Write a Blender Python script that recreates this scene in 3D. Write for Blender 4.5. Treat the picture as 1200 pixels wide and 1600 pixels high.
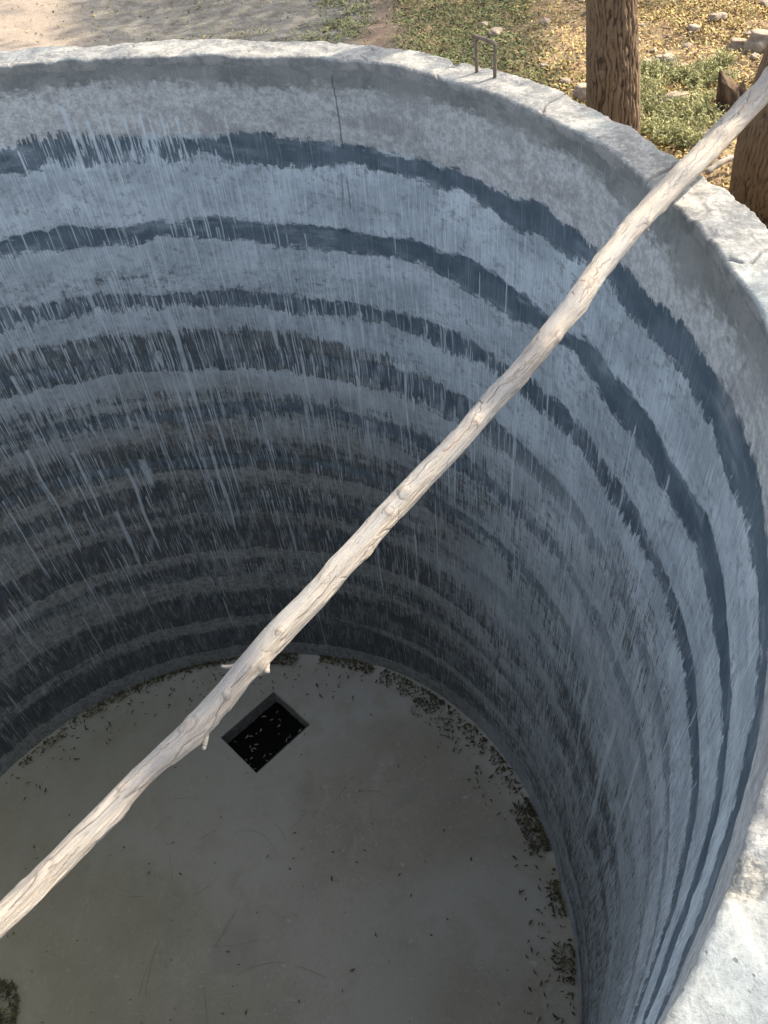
import bpy, math, random
import numpy as np
from mathutils import Vector, noise as mnoise
random.seed(7); RNG = np.random.default_rng(11)
R_ = math.radians
scene = bpy.context.scene
for o in list(bpy.data.objects): bpy.data.objects.remove(o)

# ------------------------------------------------------------------ camera
FPX, PITCH, ROLL = 1258.25, 0.8000, -0.11848
CAM = np.array([1.2036, -1.5752, 0.9255])
F3 = np.array([0, math.cos(PITCH), -math.sin(PITCH)])
_r0 = np.array([1.0, 0, 0]); _u0 = np.cross(_r0, F3)
R3 = math.cos(ROLL)*_r0 + math.sin(ROLL)*_u0
U3 = -math.sin(ROLL)*_r0 + math.cos(ROLL)*_u0
cam_d = bpy.data.cameras.new('camera'); cam = bpy.data.objects.new('camera', cam_d)
scene.collection.objects.link(cam); scene.camera = cam
cam_d.sensor_fit = 'VERTICAL'; cam_d.sensor_height = 36.0; cam_d.lens = FPX/1600*36.0
cam_d.clip_start = 0.02; cam_d.clip_end = 900
from mathutils import Matrix
M = Matrix(((R3[0], U3[0], -F3[0], CAM[0]), (R3[1], U3[1], -F3[1], CAM[1]), (R3[2], U3[2], -F3[2], CAM[2]), (0, 0, 0, 1)))
cam.matrix_world = M
scene.render.resolution_x = 768; scene.render.resolution_y = 1024

def ray(px, py):
    return F3 + (px-600)/FPX*R3 + (800-py)/FPX*U3
def at(px, py, z=-0.6):          # where a line of sight meets the level z
    d = ray(px, py); t = (z-CAM[2])/d[2]; return CAM + t*d

# ------------------------------------------------------------------ light
SUN_AZ, SUN_EL = 26.0, 43.0      # towards the sun, degrees from +x
S3 = np.array([math.cos(R_(SUN_EL))*math.cos(R_(SUN_AZ)), math.cos(R_(SUN_EL))*math.sin(R_(SUN_AZ)), math.sin(R_(SUN_EL))])
w = bpy.data.worlds.new("World"); scene.world = w; w.use_nodes = True
nt = w.node_tree; bg = nt.nodes['Background']
sky = nt.nodes.new('ShaderNodeTexSky'); sky.sky_type = 'NISHITA'; sky.sun_disc = False
sky.sun_elevation = R_(SUN_EL); sky.sun_rotation = R_(90-SUN_AZ)
sky.air_density = 1.0; sky.dust_density = 4.0; sky.ozone_density = 0.6
hs = nt.nodes.new('ShaderNodeHueSaturation'); hs.inputs['Saturation'].default_value = .52   # hazy sky
nt.links.new(sky.outputs[0], hs.inputs['Color']); nt.links.new(hs.outputs[0], bg.inputs[0]); bg.inputs[1].default_value = 0.15
sd = bpy.data.lights.new('sun', 'SUN'); sd.energy = 2.9; sd.angle = R_(0.53); sd.color = (1.0, 0.88, 0.70)
so = bpy.data.objects.new('sun', sd); scene.collection.objects.link(so)
so.rotation_euler = Vector(S3).to_track_quat('Z', 'Y').to_euler(); so.location = (8, 4, 12)
vs = scene.view_settings; vs.view_transform = 'Standard'; vs.look = 'None'; vs.exposure = 2.17; vs.gamma = 1.0
scene.render.engine = 'CYCLES'
try:
    scene.cycles.max_bounces = 8; scene.cycles.diffuse_bounces = 6
except Exception: pass

# ------------------------------------------------------------------ helpers
COL = scene.collection
def tag(o, label=None, cat=None, group=None, kind=None):
    if label: o['label'] = label
    if cat: o['category'] = cat
    if group: o['group'] = group
    if kind: o['kind'] = kind
    return o
def empty(name, loc=(0, 0, 0)):
    o = bpy.data.objects.new(name, None); COL.objects.link(o); o.location = loc; o.empty_display_size = .2
    return o
def parent(o, p):
    o.parent = p; o.matrix_parent_inverse = Matrix.Translation(p.location).inverted()
def mesh_obj(name, V, Fq, mat, par=None, attrs=None, smooth=True):
    """V (n,3); Fq (m,k) one face size, or list of arrays; attrs name->array (n,) or (n,3) on points"""
    V = np.asarray(V, dtype=np.float32)
    if not isinstance(Fq, list): Fq = [Fq]
    Fq = [np.asarray(f, dtype=np.int32) for f in Fq if len(f)]
    me = bpy.data.meshes.new(name)
    me.vertices.add(len(V)); me.vertices.foreach_set('co', V.ravel())
    nl = sum(f.size for f in Fq); npoly = sum(len(f) for f in Fq)
    me.loops.add(nl); me.loops.foreach_set('vertex_index', np.concatenate([f.ravel() for f in Fq]))
    me.polygons.add(npoly)
    tot = np.concatenate([np.full(len(f), f.shape[1], np.int32) for f in Fq])
    st = np.concatenate([[0], np.cumsum(tot)[:-1]]).astype(np.int32)
    me.polygons.foreach_set('loop_start', st); me.polygons.foreach_set('loop_total', tot)
    me.polygons.foreach_set('use_smooth', np.full(npoly, smooth, dtype=bool))
    for k, a in (attrs or {}).items():
        a = np.asarray(a, dtype=np.float32)
        if a.ndim == 1:
            at_ = me.attributes.new(k, 'FLOAT', 'POINT'); at_.data.foreach_set('value', a)
        else:
            at_ = me.attributes.new(k, 'FLOAT_VECTOR', 'POINT'); at_.data.foreach_set('vector', a.ravel())
    me.update(); me.validate()
    if mat: me.materials.append(mat)
    o = bpy.data.objects.new(name, me); COL.objects.link(o)
    if par is not None: parent(o, par)
    return o
def grid_faces(nr, nc, wrap=False):
    i = np.arange(nr-1)[:, None]; j = np.arange(nc if wrap else nc-1)[None, :]
    j2 = (j+1) % nc
    return np.stack([i*nc+j+0*i, i*nc+j2, (i+1)*nc+j2, (i+1)*nc+j], -1).reshape(-1, 4)
def vnoise(x, y, seed=0):
    """smooth 2-D value noise, 0..1"""
    x = np.asarray(x, float); y = np.asarray(y, float)
    xi = np.floor(x).astype(np.int64); yi = np.floor(y).astype(np.int64)
    fx = x-xi; fy = y-yi; fx = fx*fx*(3-2*fx); fy = fy*fy*(3-2*fy)
    def h(a, b):
        n = (a*374761393 + b*668265263 + seed*974711) & 0xffffffff
        n = ((n ^ (n >> 13))*1274126177) & 0xffffffff
        return ((n ^ (n >> 16)) & 0xffff)/65535.0
    return (h(xi, yi)*(1-fx)+h(xi+1, yi)*fx)*(1-fy)+(h(xi, yi+1)*(1-fx)+h(xi+1, yi+1)*fx)*fy
def fbm(x, y, oct=4, seed=0):
    s = 0; a = .5; t = 0
    for k in range(oct):
        s = s+a*vnoise(x*2**k, y*2**k, seed+17*k); t += a; a *= .5
    return s/t
def sstep(a, b, x):
    t = np.clip((x-a)/(b-a), 0, 1); return t*t*(3-2*t)

# ---- a small node language
class NB:
    def __init__(s, name, rough=.9, spec=.3):
        s.m = bpy.data.materials.new(name); s.m.use_nodes = True
        s.t = s.m.node_tree; s.b = s.t.nodes['Principled BSDF']
        s.b.inputs['Roughness'].default_value = rough
        s.b.inputs['Specular IOR Level'].default_value = spec
        s._n = None
    def new(s, ty): return s.t.nodes.new(ty)
    def put(s, sock, v):
        if isinstance(v, bpy.types.NodeSocket): s.t.links.new(v, sock)
        elif isinstance(v, (tuple, list)) and sock.type == 'RGBA' and len(v) == 3: sock.default_value = (*v, 1)
        else: sock.default_value = v
    def attr(s, name, out='Fac'):
        n = s.new('ShaderNodeAttribute'); n.attribute_name = name; return n.outputs[out]
    def pos(s):
        n = s.new('ShaderNodeNewGeometry'); return n.outputs['Position']
    def math(s, op, a, b=0.0, c=0.0, clamp=False):
        n = s.new('ShaderNodeMath'); n.operation = op; n.use_clamp = clamp
        s.put(n.inputs[0], a); s.put(n.inputs[1], b)
        if op == 'MULTIPLY_ADD': s.put(n.inputs[2], c)
        return n.outputs[0]
    def add(s, a, b): return s.math('ADD', a, b)
    def sub(s, a, b): return s.math('SUBTRACT', a, b)
    def mul(s, a, b, clamp=False): return s.math('MULTIPLY', a, b, clamp=clamp)
    def scale(s, v, k):
        n = s.new('ShaderNodeVectorMath'); n.operation = 'MULTIPLY'; s.put(n.inputs[0], v); n.inputs[1].default_value = k
        return n.outputs[0]
    def noise(s, v, sc=1.0, det=3.0, rough=.55, k=None, out=0, dist=0.0):
        if k: v = s.scale(v, k)
        n = s.new('ShaderNodeTexNoise'); s.put(n.inputs['Vector'], v)
        n.inputs['Scale'].default_value = sc; n.inputs['Detail'].default_value = det; n.inputs['Roughness'].default_value = rough
        n.inputs['Distortion'].default_value = dist
        return n.outputs[out]
    def voro(s, v, sc=1.0, feat='F1', k=None, out='Distance', rnd=1.0):
        if k: v = s.scale(v, k)
        n = s.new('ShaderNodeTexVoronoi'); n.feature = feat; s.put(n.inputs['Vector'], v); n.inputs['Scale'].default_value = sc
        n.inputs['Randomness'].default_value = rnd
        return n.outputs[out]
    def ramp(s, x, lo, hi, a=0.0, b=1.0):
        n = s.new('ShaderNodeMapRange'); n.interpolation_type = 'SMOOTHSTEP'
        s.put(n.inputs[0], x); s.put(n.inputs[1], lo); s.put(n.inputs[2], hi)
        s.put(n.inputs[3], a); s.put(n.inputs[4], b); return n.outputs[0]
    def mix(s, f, a, b):
        n = s.new('ShaderNodeMix'); n.data_type = 'RGBA'; n.clamp_factor = True
        s.put(n.inputs[0], f); s.put(n.inputs[6], a); s.put(n.inputs[7], b); return n.outputs[2]
    def bright(s, c, f):
        n = s.new('ShaderNodeVectorMath'); n.operation = 'SCALE'; s.put(n.inputs[0], c); s.put(n.inputs[3], f); return n.outputs[0]
    def bump(s, h, strength=.3, dist=.01):
        n = s.new('ShaderNodeBump'); s.put(n.inputs['Height'], h); n.inputs['Strength'].default_value = strength
        n.inputs['Distance'].default_value = dist
        if s._n: s.t.links.new(s._n, n.inputs['Normal'])
        s._n = n.outputs[0]; s.t.links.new(s._n, s.b.inputs['Normal'])
    def color(s, c): s.put(s.b.inputs['Base Color'], c)

# ------------------------------------------------------------------ tank shape
RAD, DEPTH, RIMW, GZ = 2.0, 4.11, 0.14, -0.60
def interp_ring(th, pts):
    a = np.array([q[0] for q in pts], float); v = np.array([q[1] for q in pts], float)
    th = (np.asarray(th, float)+180) % 360-180
    a3 = np.concatenate([a-360, a, a+360]); v3 = np.concatenate([v, v, v]); o = np.argsort(a3)
    return np.interp(th, a3[o], v3[o])
TOP_IN = [(-45, 1.0), (-36, 1.0), (-8, 1.004), (0, .998), (7, .997), (15, 1.001), (26, 1.002), (37, 1.006), (44, 1.005), (50, 1.005), (55, .994), (62, .983), (74, .984), (81, .982), (92, .996), (110, 1.0), (180, 1.0)]
BOT_IN = [(-40, 1.0), (-18, 1.003), (-5, .996), (1, .986), (7, .997), (18, 1.004), (29, 1.012), (46, 1.015), (58, 1.011), (72, .992), (81, .987), (96, .980), (110, .984), (124, .998), (136, 1.006), (144, 1.014), (180, 1.0), (230, 1.0)]
TOP_OUT = [(-45, 1.07), (0, 1.069), (7, 1.071), (10, 1.067), (13, 1.065), (14.5, 1.060), (19, 1.068), (25, 1.073), (33, 1.083), (40.3, 1.087), (40.7, 1.074), (42, 1.087), (49, 1.081), (52, 1.087), (58, 1.075), (66, 1.065), (75, 1.08), (80, 1.071), (93, 1.1), (110, 1.08), (180, 1.07)]
def r_in(th, z):
    f = np.clip(-np.asarray(z)/DEPTH, 0, 1)
    return RAD*(interp_ring(th, TOP_IN)*(1-f)+interp_ring(th, BOT_IN)*f)
def r_out(th): return RAD*interp_ring(th, TOP_OUT)

# measured lower and upper edges of the smooth slate-grey lift joints (angle, height)
def parse(s): return np.array([[float(a) for a in q.split(':')] for q in s.split()])
BANDS = [
 ("-43:-.29 -37:-.25 -31:-.22 -25:-.24 -18:-.24 -12:-.24 -6:-.24 2:-.24 5:-.27 8:-.28 11:-.26 18:-.29 22:-.29 25:-.26 29:-.28 33:-.31 38:-.29 46:-.30 50:-.29 53:-.28 60:-.31 62:-.28 65:-.28 70:-.325 74:-.31 80:-.29 84:-.27 88:-.25 96:-.30",
  "-40:-.37 -31:-.38 -27:-.33 -19:-.33 -11:-.38 -8:-.41 -6:-.38 0:-.37 7:-.39 11:-.40 14:-.38 19:-.38 21:-.40 24:-.37 30:-.41 37:-.37 46:-.39 53:-.38 58:-.41 63:-.43 68:-.43 71:-.38 76:-.42 91:-.41 97:-.41"),
 ("-36:-.57 -30:-.53 -23:-.55 -16:-.56 -8:-.56 -1:-.61 10:-.61 17:-.61 20:-.66 24:-.65 29:-.62 36:-.61 43:-.63 51:-.66 57:-.64 66:-.67 71:-.66 82:-.67 84:-.69 90:-.67 95:-.66 100:-.67",
  "-34:-.71 -29:-.66 -24:-.65 -16:-.68 -7:-.70 0:-.74 9:-.74 13:-.75 18:-.71 24:-.73 33:-.76 36:-.76 40:-.73 43:-.71 51:-.75 62:-.77 64:-.79 67:-.76 79:-.75 83:-.77 91:-.78 101:-.75"),
 ("-35:-1.02 -31:-.90 -26:-.84 -16:-.89 -6:-.93 6:-.95 14:-.95 22:-.95 33:-.98 41:-.97 50:-1.0 54:-.99 59:-1.02 71:-1.01 84:-1.03 92:-1.01 97:-1.02 104:-.99",
  "-34:-1.19 -30:-1.04 -24:-.97 -14:-1.02 -8:-1.03 -4:-1.01 4:-1.07 9:-1.09 17:-1.07 33:-1.08 41:-1.09 50:-1.07 59:-1.10 64:-1.13 68:-1.11 85:-1.10 91:-1.12 97:-1.11 106:-1.13"),
 ("-30:-1.25 0:-1.30 22:-1.32 39:-1.28 50:-1.30 60:-1.33 73:-1.36 83:-1.36 90:-1.35 99:-1.37 108:-1.33",
  "-30:-1.34 0:-1.40 22:-1.43 39:-1.45 50:-1.43 61:-1.43 70:-1.45 80:-1.48 86:-1.47 91:-1.44 100:-1.46 109:-1.43"),
 ("-30:-1.60 30:-1.66 66:-1.66 78:-1.70 84:-1.72 93:-1.73 101:-1.70 113:-1.69",
  "-30:-1.70 30:-1.76 67:-1.75 78:-1.80 85:-1.82 93:-1.81 102:-1.80 113:-1.77"),
 ("-30:-2.0 30:-2.03 68:-2.06 84:-2.06 98:-2.06 106:-2.04 117:-2.05", "-30:-2.08 30:-2.12 69:-2.14 85:-2.17 99:-2.15 107:-2.13 118:-2.13"),
 ("-30:-2.36 80:-2.42 94:-2.38 120:-2.31", "-30:-2.44 80:-2.48 94:-2.44 120:-2.38"),
 ("-30:-2.70 80:-2.70 120:-2.66", "-30:-2.78 80:-2.77 120:-2.75"),
 ("-30:-3.04 80:-3.10 120:-3.0", "-30:-3.12 80:-3.18 120:-3.08"),
 ("-30:-3.40 80:-3.45 120:-3.4", "-30:-3.47 80:-3.52 120:-3.47"),
 ("-30:-3.78 80:-3.80 120:-3.75", "-30:-3.84 80:-3.86 120:-3.82"),
]
BANDS = [(parse(a), parse(b)) for a, b in BANDS]
BSTR = [1, 1, 1, 1, .95, .9, .7, .7, .6, .5, .4]

# ------------------------------------------------------------------ materials
def wall_material():
    m = NB('cement_wall', .88, .25)
    uv = m.attr('wall_uv', 'Vector'); up = m.attr('plain_uv', 'Vector'); band = m.attr('band'); grime = m.attr('grime'); drip = m.attr('drip'); topz = m.attr('topz'); tone = m.attr('tone')
    e1 = m.noise(up, 1, 4, .65, k=(22, 38, 1)); e2 = m.noise(uv, 1, 3, .6, k=(170, 26, 1)); e3 = m.noise(up, 1, 3, .6, k=(6, 10, 1))
    e = m.add(m.mul(m.sub(m.noise(up, 1, 2, .5, k=(2.3, 4, 1)), .5), .05), 0.0)
    e = m.add(e, m.mul(m.sub(e1, .5), .080))
    e = m.add(e, m.mul(m.mul(m.sub(e2, .5), .085), m.add(.10, m.attr("washz"))))
    bd = m.add(band, e)
    fg = m.noise(uv, 1, 3, .65, k=(95, 3.2, 1)); fg2 = m.noise(uv, 1, 2, .6, k=(26, 1.6, 1))
    bd = m.sub(bd, m.mul(m.attr('fing'), m.add(m.ramp(fg, .48, .66), m.mul(m.ramp(fg2, .52, .66), .7))))
    bm = m.ramp(bd, -.006, .011)
    # light plaster
    big = m.noise(up, 1, 4, .6, k=(3.2, 5.5, 1)); mid = m.noise(up, 1, 5, .7, k=(30, 34, 1)); fine = m.noise(up, 1, 3, .7, k=(230, 190, 1))
    strk = m.noise(uv, 1, 3, .6, k=(150, 2.2, 1)); strk2 = m.noise(uv, 1, 2, .6, k=(330, 5, 1)); blot = m.noise(up, 1, 5, .7, k=(5, 8, 1), dist=.5); smear = m.noise(up, 1, 4, .65, k=(4, 60, 1), dist=.6)
    lightc = m.mix(m.ramp(big, .35, .68), (.23, .27, .295), (.36, .41, .44))
    lightc = m.mix(m.mul(m.mul(m.ramp(mid, .49, .62), m.ramp(blot, .40, .62, .25, 1.0)), .75), lightc, (.125, .13, .135))
    lightc = m.mix(m.mul(m.ramp(fine, .56, .72), .5), lightc, (.09, .098, .11))
    lightc = m.mix(m.mul(m.ramp(strk, .52, .66), .42), lightc, (.47, .52, .55))
    lightc = m.mix(m.mul(m.ramp(strk2, .57, .70), .38), lightc, (.48, .53, .57))
    lightc = m.mix(m.mul(m.ramp(strk, .47, .36), .4), lightc, (.17, .19, .21))
    lightc = m.mix(m.mul(m.ramp(strk2, .42, .30), .35), lightc, (.11, .125, .145))
    # rough speckled top zone, purplish grey
    sp1 = m.noise(up, 1, 6, .8, k=(42, 42, 1)); blot = m.noise(up, 1, 5, .7, k=(5, 8, 1), dist=.5)
    topc = m.mix(m.ramp(sp1, .40, .60), (.235, .240, .238), (.365, .370, .365))
    topc = m.mix(m.mul(m.ramp(blot, .48, .62), .6), topc, (.175, .17, .172))
    topc = m.mix(m.mul(m.ramp(strk, .54, .68), .25), topc, (.42, .46, .5))
    c = m.mix(m.ramp(m.add(topz, m.mul(m.sub(e1, .5), .5)), .35, .65), lightc, topc)
    # grimy shades low on the lifts
    gn = m.noise(up, 1, 5, .7, k=(13, 30, 1)); gn2 = m.noise(up, 1, 4, .75, k=(110, 60, 1))
    gs1 = m.noise(uv, 1, 3, .6, k=(95, 1.6, 1)); gs2 = m.noise(uv, 1, 3, .65, k=(210, 4.5, 1)); gs3 = m.noise(uv, 1, 3, .6, k=(18, .8, 1))
    gm = m.add(grime, m.add(m.mul(m.sub(gn, .5), .8), m.add(m.mul(m.sub(gn2, .5), .5), m.mul(m.sub(smear, .5), .3))))
    gm = m.add(gm, m.mul(m.attr('washz'), m.add(m.mul(m.sub(gs1, .5), 1.15), m.add(m.mul(m.sub(gs2, .5), .9), m.mul(m.sub(gs3, .5), .6)))))
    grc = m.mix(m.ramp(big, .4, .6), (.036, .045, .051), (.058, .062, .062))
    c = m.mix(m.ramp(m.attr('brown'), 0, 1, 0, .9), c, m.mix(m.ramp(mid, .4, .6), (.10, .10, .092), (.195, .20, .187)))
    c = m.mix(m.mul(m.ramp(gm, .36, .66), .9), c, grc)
    # bare casting edge under the lip
    edge = m.ramp(m.add(m.attr('edge'), m.mul(m.sub(e1, .5), .7)), .40, .62)
    edc = m.mix(m.ramp(blot, .35, .65), (.10, .105, .10), (.175, .18, .17))
    edc = m.mix(m.mul(m.ramp(fine, .55, .7), .35), edc, (.27, .28, .27))
    c = m.mix(m.mul(edge, .92), c, edc)
    # slate lift joints
    gl_ = m.noise(up, 1, 4, .6, k=(6, 22, 1))
    sl = m.mix(m.ramp(e3, .35, .65), (.046, .067, .086), (.072, .097, .120))
    sl = m.mix(m.mul(m.ramp(gl_, .55, .72), .25), sl, (.10, .125, .15))
    sl = m.mix(m.mul(m.ramp(strk2, .58, .72), .3), sl, (.18, .22, .26))
    bm = m.mul(bm, m.mul(m.attr('bandstr'), m.ramp(m.noise(up, 1, 4, .65, k=(2.6, 9, 1)), .30, .50, .68, 1.0)))
    c = m.mix(bm, c, sl)
    wash = m.noise(uv, 1, 3, .6, k=(20, .9, 1)); ws2 = m.noise(uv, 1, 3, .6, k=(120, 1.1, 1))
    wz = m.mul(m.attr('washz'), m.ramp(m.add(m.mul(wash, .55), m.mul(ws2, .45)), .50, .60))
    c = m.mix(m.mul(wz, .4), c, (.27, .305, .325))
    th_ = m.noise(uv, 1, 2, .5, k=(250, .9, 1)); tm_ = m.noise(uv, 1, 2, .5, k=(14, 1.3, 1))
    tl = m.mul(m.mul(m.ramp(th_, .575, .635), m.ramp(tm_, .40, .60, .15, 1.0)), m.ramp(m.attr('washz'), 0, 1, .30, 1.0))
    c = m.mix(m.mul(tl, .62), c, (.36, .41, .44))
    # lime drips
    dn = m.noise(uv, 1, 1, .5, k=(160, 6, 1))
    dm = m.ramp(m.add(drip, m.mul(m.sub(dn, .5), .4)), .12, .65)
    dc = m.mix(dn, (.30, .35, .38), (.45, .50, .53))
    c = m.mix(m.mul(dm, .76), c, dc)
    # pits and cracks
    pit = m.ramp(m.voro(up, 1, k=(38, 38, 1)), .045, .02)
    pitsel = m.ramp(m.noise(up, 1, 2, .5, k=(9, 9, 1)), .55, .62)
    c = m.mix(m.mul(m.mul(pit, pitsel), .8), c, (.03, .032, .035))
    c = m.mix(m.mul(m.attr('crack'), .85), c, (.03, .032, .035))
    c = m.bright(c, tone)
    m.color(c)
    h = m.add(m.add(m.mul(mid, .8), m.mul(fine, .35)), m.add(m.mul(strk2, .25), m.mul(e1, .6)))
    h = m.mul(h, m.sub(1.0, m.mul(bm, .75)))
    h = m.sub(h, m.mul(bm, .5)); h = m.add(h, m.mul(dm, .25))
    m.bump(h, .75, .005)
    m.put(m.b.inputs['Roughness'], m.math('SUBTRACT', .92, m.mul(bm, .32)))
    return m.m

def rim_material():
    m = NB('lime_washed_rim', .92, .2)
    p = m.pos(); lime = m.attr('lime')
    big = m.noise(p, 3.0, 4, .6); mid = m.noise(p, 15, 5, .6); fine = m.noise(p, 140, 3, .7); cr = m.noise(p, 9, 5, .7)
    st = m.noise(p, 45, 4, .7, dist=1.5)
    c = m.mix(m.ramp(mid, .36, .64), (.145, .145, .138), (.25, .243, .222))
    c = m.mix(m.mul(m.ramp(st, .58, .68), .4), c, (.18, .185, .185))
    c = m.mix(m.mul(m.ramp(fine, .54, .64), .6), c, (.10, .10, .10))
    c = m.mix(m.mul(m.ramp(big, .52, .66), .55), c, (.175, .205, .205))
    c = m.mix(m.mul(m.ramp(cr, .56, .62), .5), c, (.13, .13, .125))
    c = m.mix(m.mul(m.ramp(m.noise(p, 60, 5, .8), .52, .60), .5), c, (.33, .32, .30))
    c = m.mix(m.mul(m.ramp(m.noise(p, 38, 5, .8), .55, .62), .5), c, (.11, .11, .105))
    c = m.mix(m.mul(m.attr('teal'), m.ramp(mid, .3, .6, .35, .85)), c, (.19, .225, .228))
    c = m.mix(m.mul(m.ramp(m.add(m.attr('gravel'), m.mul(m.sub(mid, .5), .8)), .42, .6), .9), c, m.mix(m.ramp(m.noise(p, 90, 3, .7), .4, .6), (.10, .10, .095), (.26, .245, .21)))
    c = m.mix(m.mul(m.attr('joint'), .85), c, (.10, .10, .10))
    c = m.mix(m.mul(m.sub(1.0, lime), .9), c, m.mix(m.ramp(mid, .4, .6), (.13, .135, .13), (.20, .20, .19)))
    pv = m.ramp(m.voro(p, 70), .22, .10); ps = m.ramp(m.noise(p, 20, 3, .6), .50, .60); pit = m.mul(pv, ps)
    c = m.mix(m.mul(pit, .75), c, (.08, .078, .072))
    m.color(c)
    m.bump(m.mul(pit, -1.0), .6, .004)
    m.bump(m.add(m.mul(mid, 1.0), m.add(m.mul(fine, .5), m.mul(st, .3))), .8, .005)
    return m.m

def floor_material():
    m = NB('cement_floor', .85, .3)
    p = m.pos()
    big = m.noise(p, 1.1, 4, .55); mid = m.noise(p, 6, 5, .65); fine = m.noise(p, 60, 4, .7); sw = m.noise(p, 2.5, 4, .6, k=(1, .35, 1), dist=2.0)
    c = m.mix(m.ramp(big, .35, .65), (.208, .192, .148), (.25, .234, .19))
    c = m.mix(m.mul(m.ramp(mid, .45, .7), .4), c, (.165, .158, .13))
    c = m.mix(m.mul(m.ramp(sw, .55, .68), .35), c, (.29, .278, .24))
    c = m.mix(m.mul(m.ramp(m.noise(p, 14, 6, .75), .52, .66), .4), c, (.17, .16, .13))
    c = m.mix(m.mul(m.ramp(fine, .58, .70), .5), c, (.35, .34, .31))
    c = m.mix(m.mul(m.ramp(fine, .42, .32), .5), c, (.13, .125, .105))
    c = m.mix(m.mul(m.ramp(m.noise(p, 21, 3, .6), .66, .74), .6), c, (.34, .34, .33))
    c = m.mix(m.mul(m.attr('stain'), .45), c, (.10, .10, .088))
    c = m.mix(m.mul(m.attr('pale'), m.ramp(mid, .35, .6, .4, 1)), c, (.28, .272, .242))
    c = m.mix(m.mul(m.attr('green'), .5), c, (.15, .155, .10))
    m.color(c); m.bump(m.add(fine, mid), .35, .004)
    return m.m

def ground_material():
    m = NB('dry_earth', .95, .1)
    p = m.pos()
    a = m.noise(p, 1.6, 5, .6); b = m.noise(p, 11, 5, .7); f = m.noise(p, 70, 4, .75)
    c = m.mix(m.ramp(b, .35, .65), (.105, .068, .038), (.20, .142, .082))
    c = m.mix(m.mul(m.ramp(f, .5, .66), .6), c, (.30, .24, .155))
    c = m.mix(m.mul(m.ramp(f, .46, .34), .5), c, (.12, .09, .065))
    g = m.mix(m.ramp(b, .4, .6), (.085, .078, .068), (.125, .118, .104))  # grey dirt, its colour darkened to carry the tree shade
    c = m.mix(m.attr('grey'), c, g)
    c = m.mix(m.mul(m.attr('sand'), .9), c, m.mix(b, (.17, .138, .11), (.25, .205, .162)))
    c = m.mix(m.mul(m.attr('track'), .8), c, (.115, .08, .06))
    m.color(c); m.bump(m.add(b, m.mul(f, .6)), .8, .02)
    return m.m

def leafy(name, stops, rough=.75, trans=0.0):
    m = NB(name, rough, .3)
    n = m.new('ShaderNodeValToRGB'); m.put(n.inputs[0], m.attr('rnd'))
    el = n.color_ramp.elements; el[0].position = 0; el[0].color = (*stops[0], 1); el[1].position = 1; el[1].color = (*stops[-1], 1)
    for i, s in enumerate(stops[1:-1]):
        e = el.new((i+1)/(len(stops)-1)); e.color = (*s, 1)
    m.color(n.outputs[0])
    if trans:
        tr = m.new('ShaderNodeBsdfTranslucent'); m.put(tr.inputs[0], n.outputs[0])
        mx = m.new('ShaderNodeMixShader'); mx.inputs[0].default_value = trans
        out = [q for q in m.t.nodes if q.type == 'OUTPUT_MATERIAL'][0]
        m.t.links.new(m.b.outputs[0], mx.inputs[1]); m.t.links.new(tr.outputs[0], mx.inputs[2]); m.t.links.new(mx.outputs[0], out.inputs[0])
    return m.m

def wood_material():
    m = NB('weathered_wood', .7, .25)
    uv = m.attr('wood_uv', 'Vector')
    gr = m.noise(uv, 1, 5, .65, k=(14, 260, 1), dist=.8); gl = m.noise(uv, 1, 3, .6, k=(5, 30, 1)); f = m.noise(uv, 1, 4, .7, k=(120, 420, 1))
    c = m.mix(m.ramp(gl, .35, .65), (.195, .172, .142), (.265, .24, .205))
    wv = m.noise(uv, 1, 5, .7, k=(38, 120, 1), dist=1.4)
    c = m.mix(m.mul(m.ramp(wv, .56, .62), .45), c, (.12, .10, .082))
    c = m.mix(m.mul(m.ramp(gr, .48, .62), .6), c, (.15, .125, .10))
    c = m.mix(m.mul(m.ramp(gr, .42, .30), .45), c, (.33, .305, .265))
    c = m.mix(m.mul(m.ramp(f, .60, .72), .45), c, (.20, .17, .15))
    pk = m.noise(uv, 1, 3, .6, k=(7, 26, 1)); c = m.mix(m.mul(m.ramp(m.noise(uv, 1, 5, .75, k=(22, 60, 1)), .52, .64), .4), c, (.15, .14, .128))
    c = m.mix(m.mul(m.ramp(pk, .56, .68), .45), c, (.26, .18, .13))
    c = m.mix(m.mul(m.attr('grey'), .8), c, (.145, .145, .145))
    c = m.mix(m.mul(m.attr('crack'), .93), c, (.035, .028, .024))
    c = m.mix(m.mul(m.attr('scar'), .8), c, (.20, .15, .11))
    m.color(c); m.bump(m.add(gr, m.mul(f, .5)), .8, .004)
    return m.m

def bark_material():
    m = NB('rough_bark', .9, .2)
    uv = m.attr('bark_uv', 'Vector'); h = m.attr('ridge')
    n = m.noise(uv, 1, 5, .7, k=(60, 18, 1)); f = m.noise(uv, 1, 4, .75, k=(200, 80, 1))
    c = m.mix(m.ramp(h, .12, .60), (.045, .028, .017), (.150, .102, .062))
    c = m.mix(m.mul(m.ramp(n, .5, .36), .55), c, (.035, .022, .014))
    c = m.mix(m.mul(m.ramp(n, .5, .66), .6), c, (.15, .10, .062))
    c = m.mix(m.mul(m.ramp(f, .55, .7), .5), c, (.08, .055, .038))
    m.color(c); m.bump(m.add(n, f), .8, .008)
    return m.m

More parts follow.
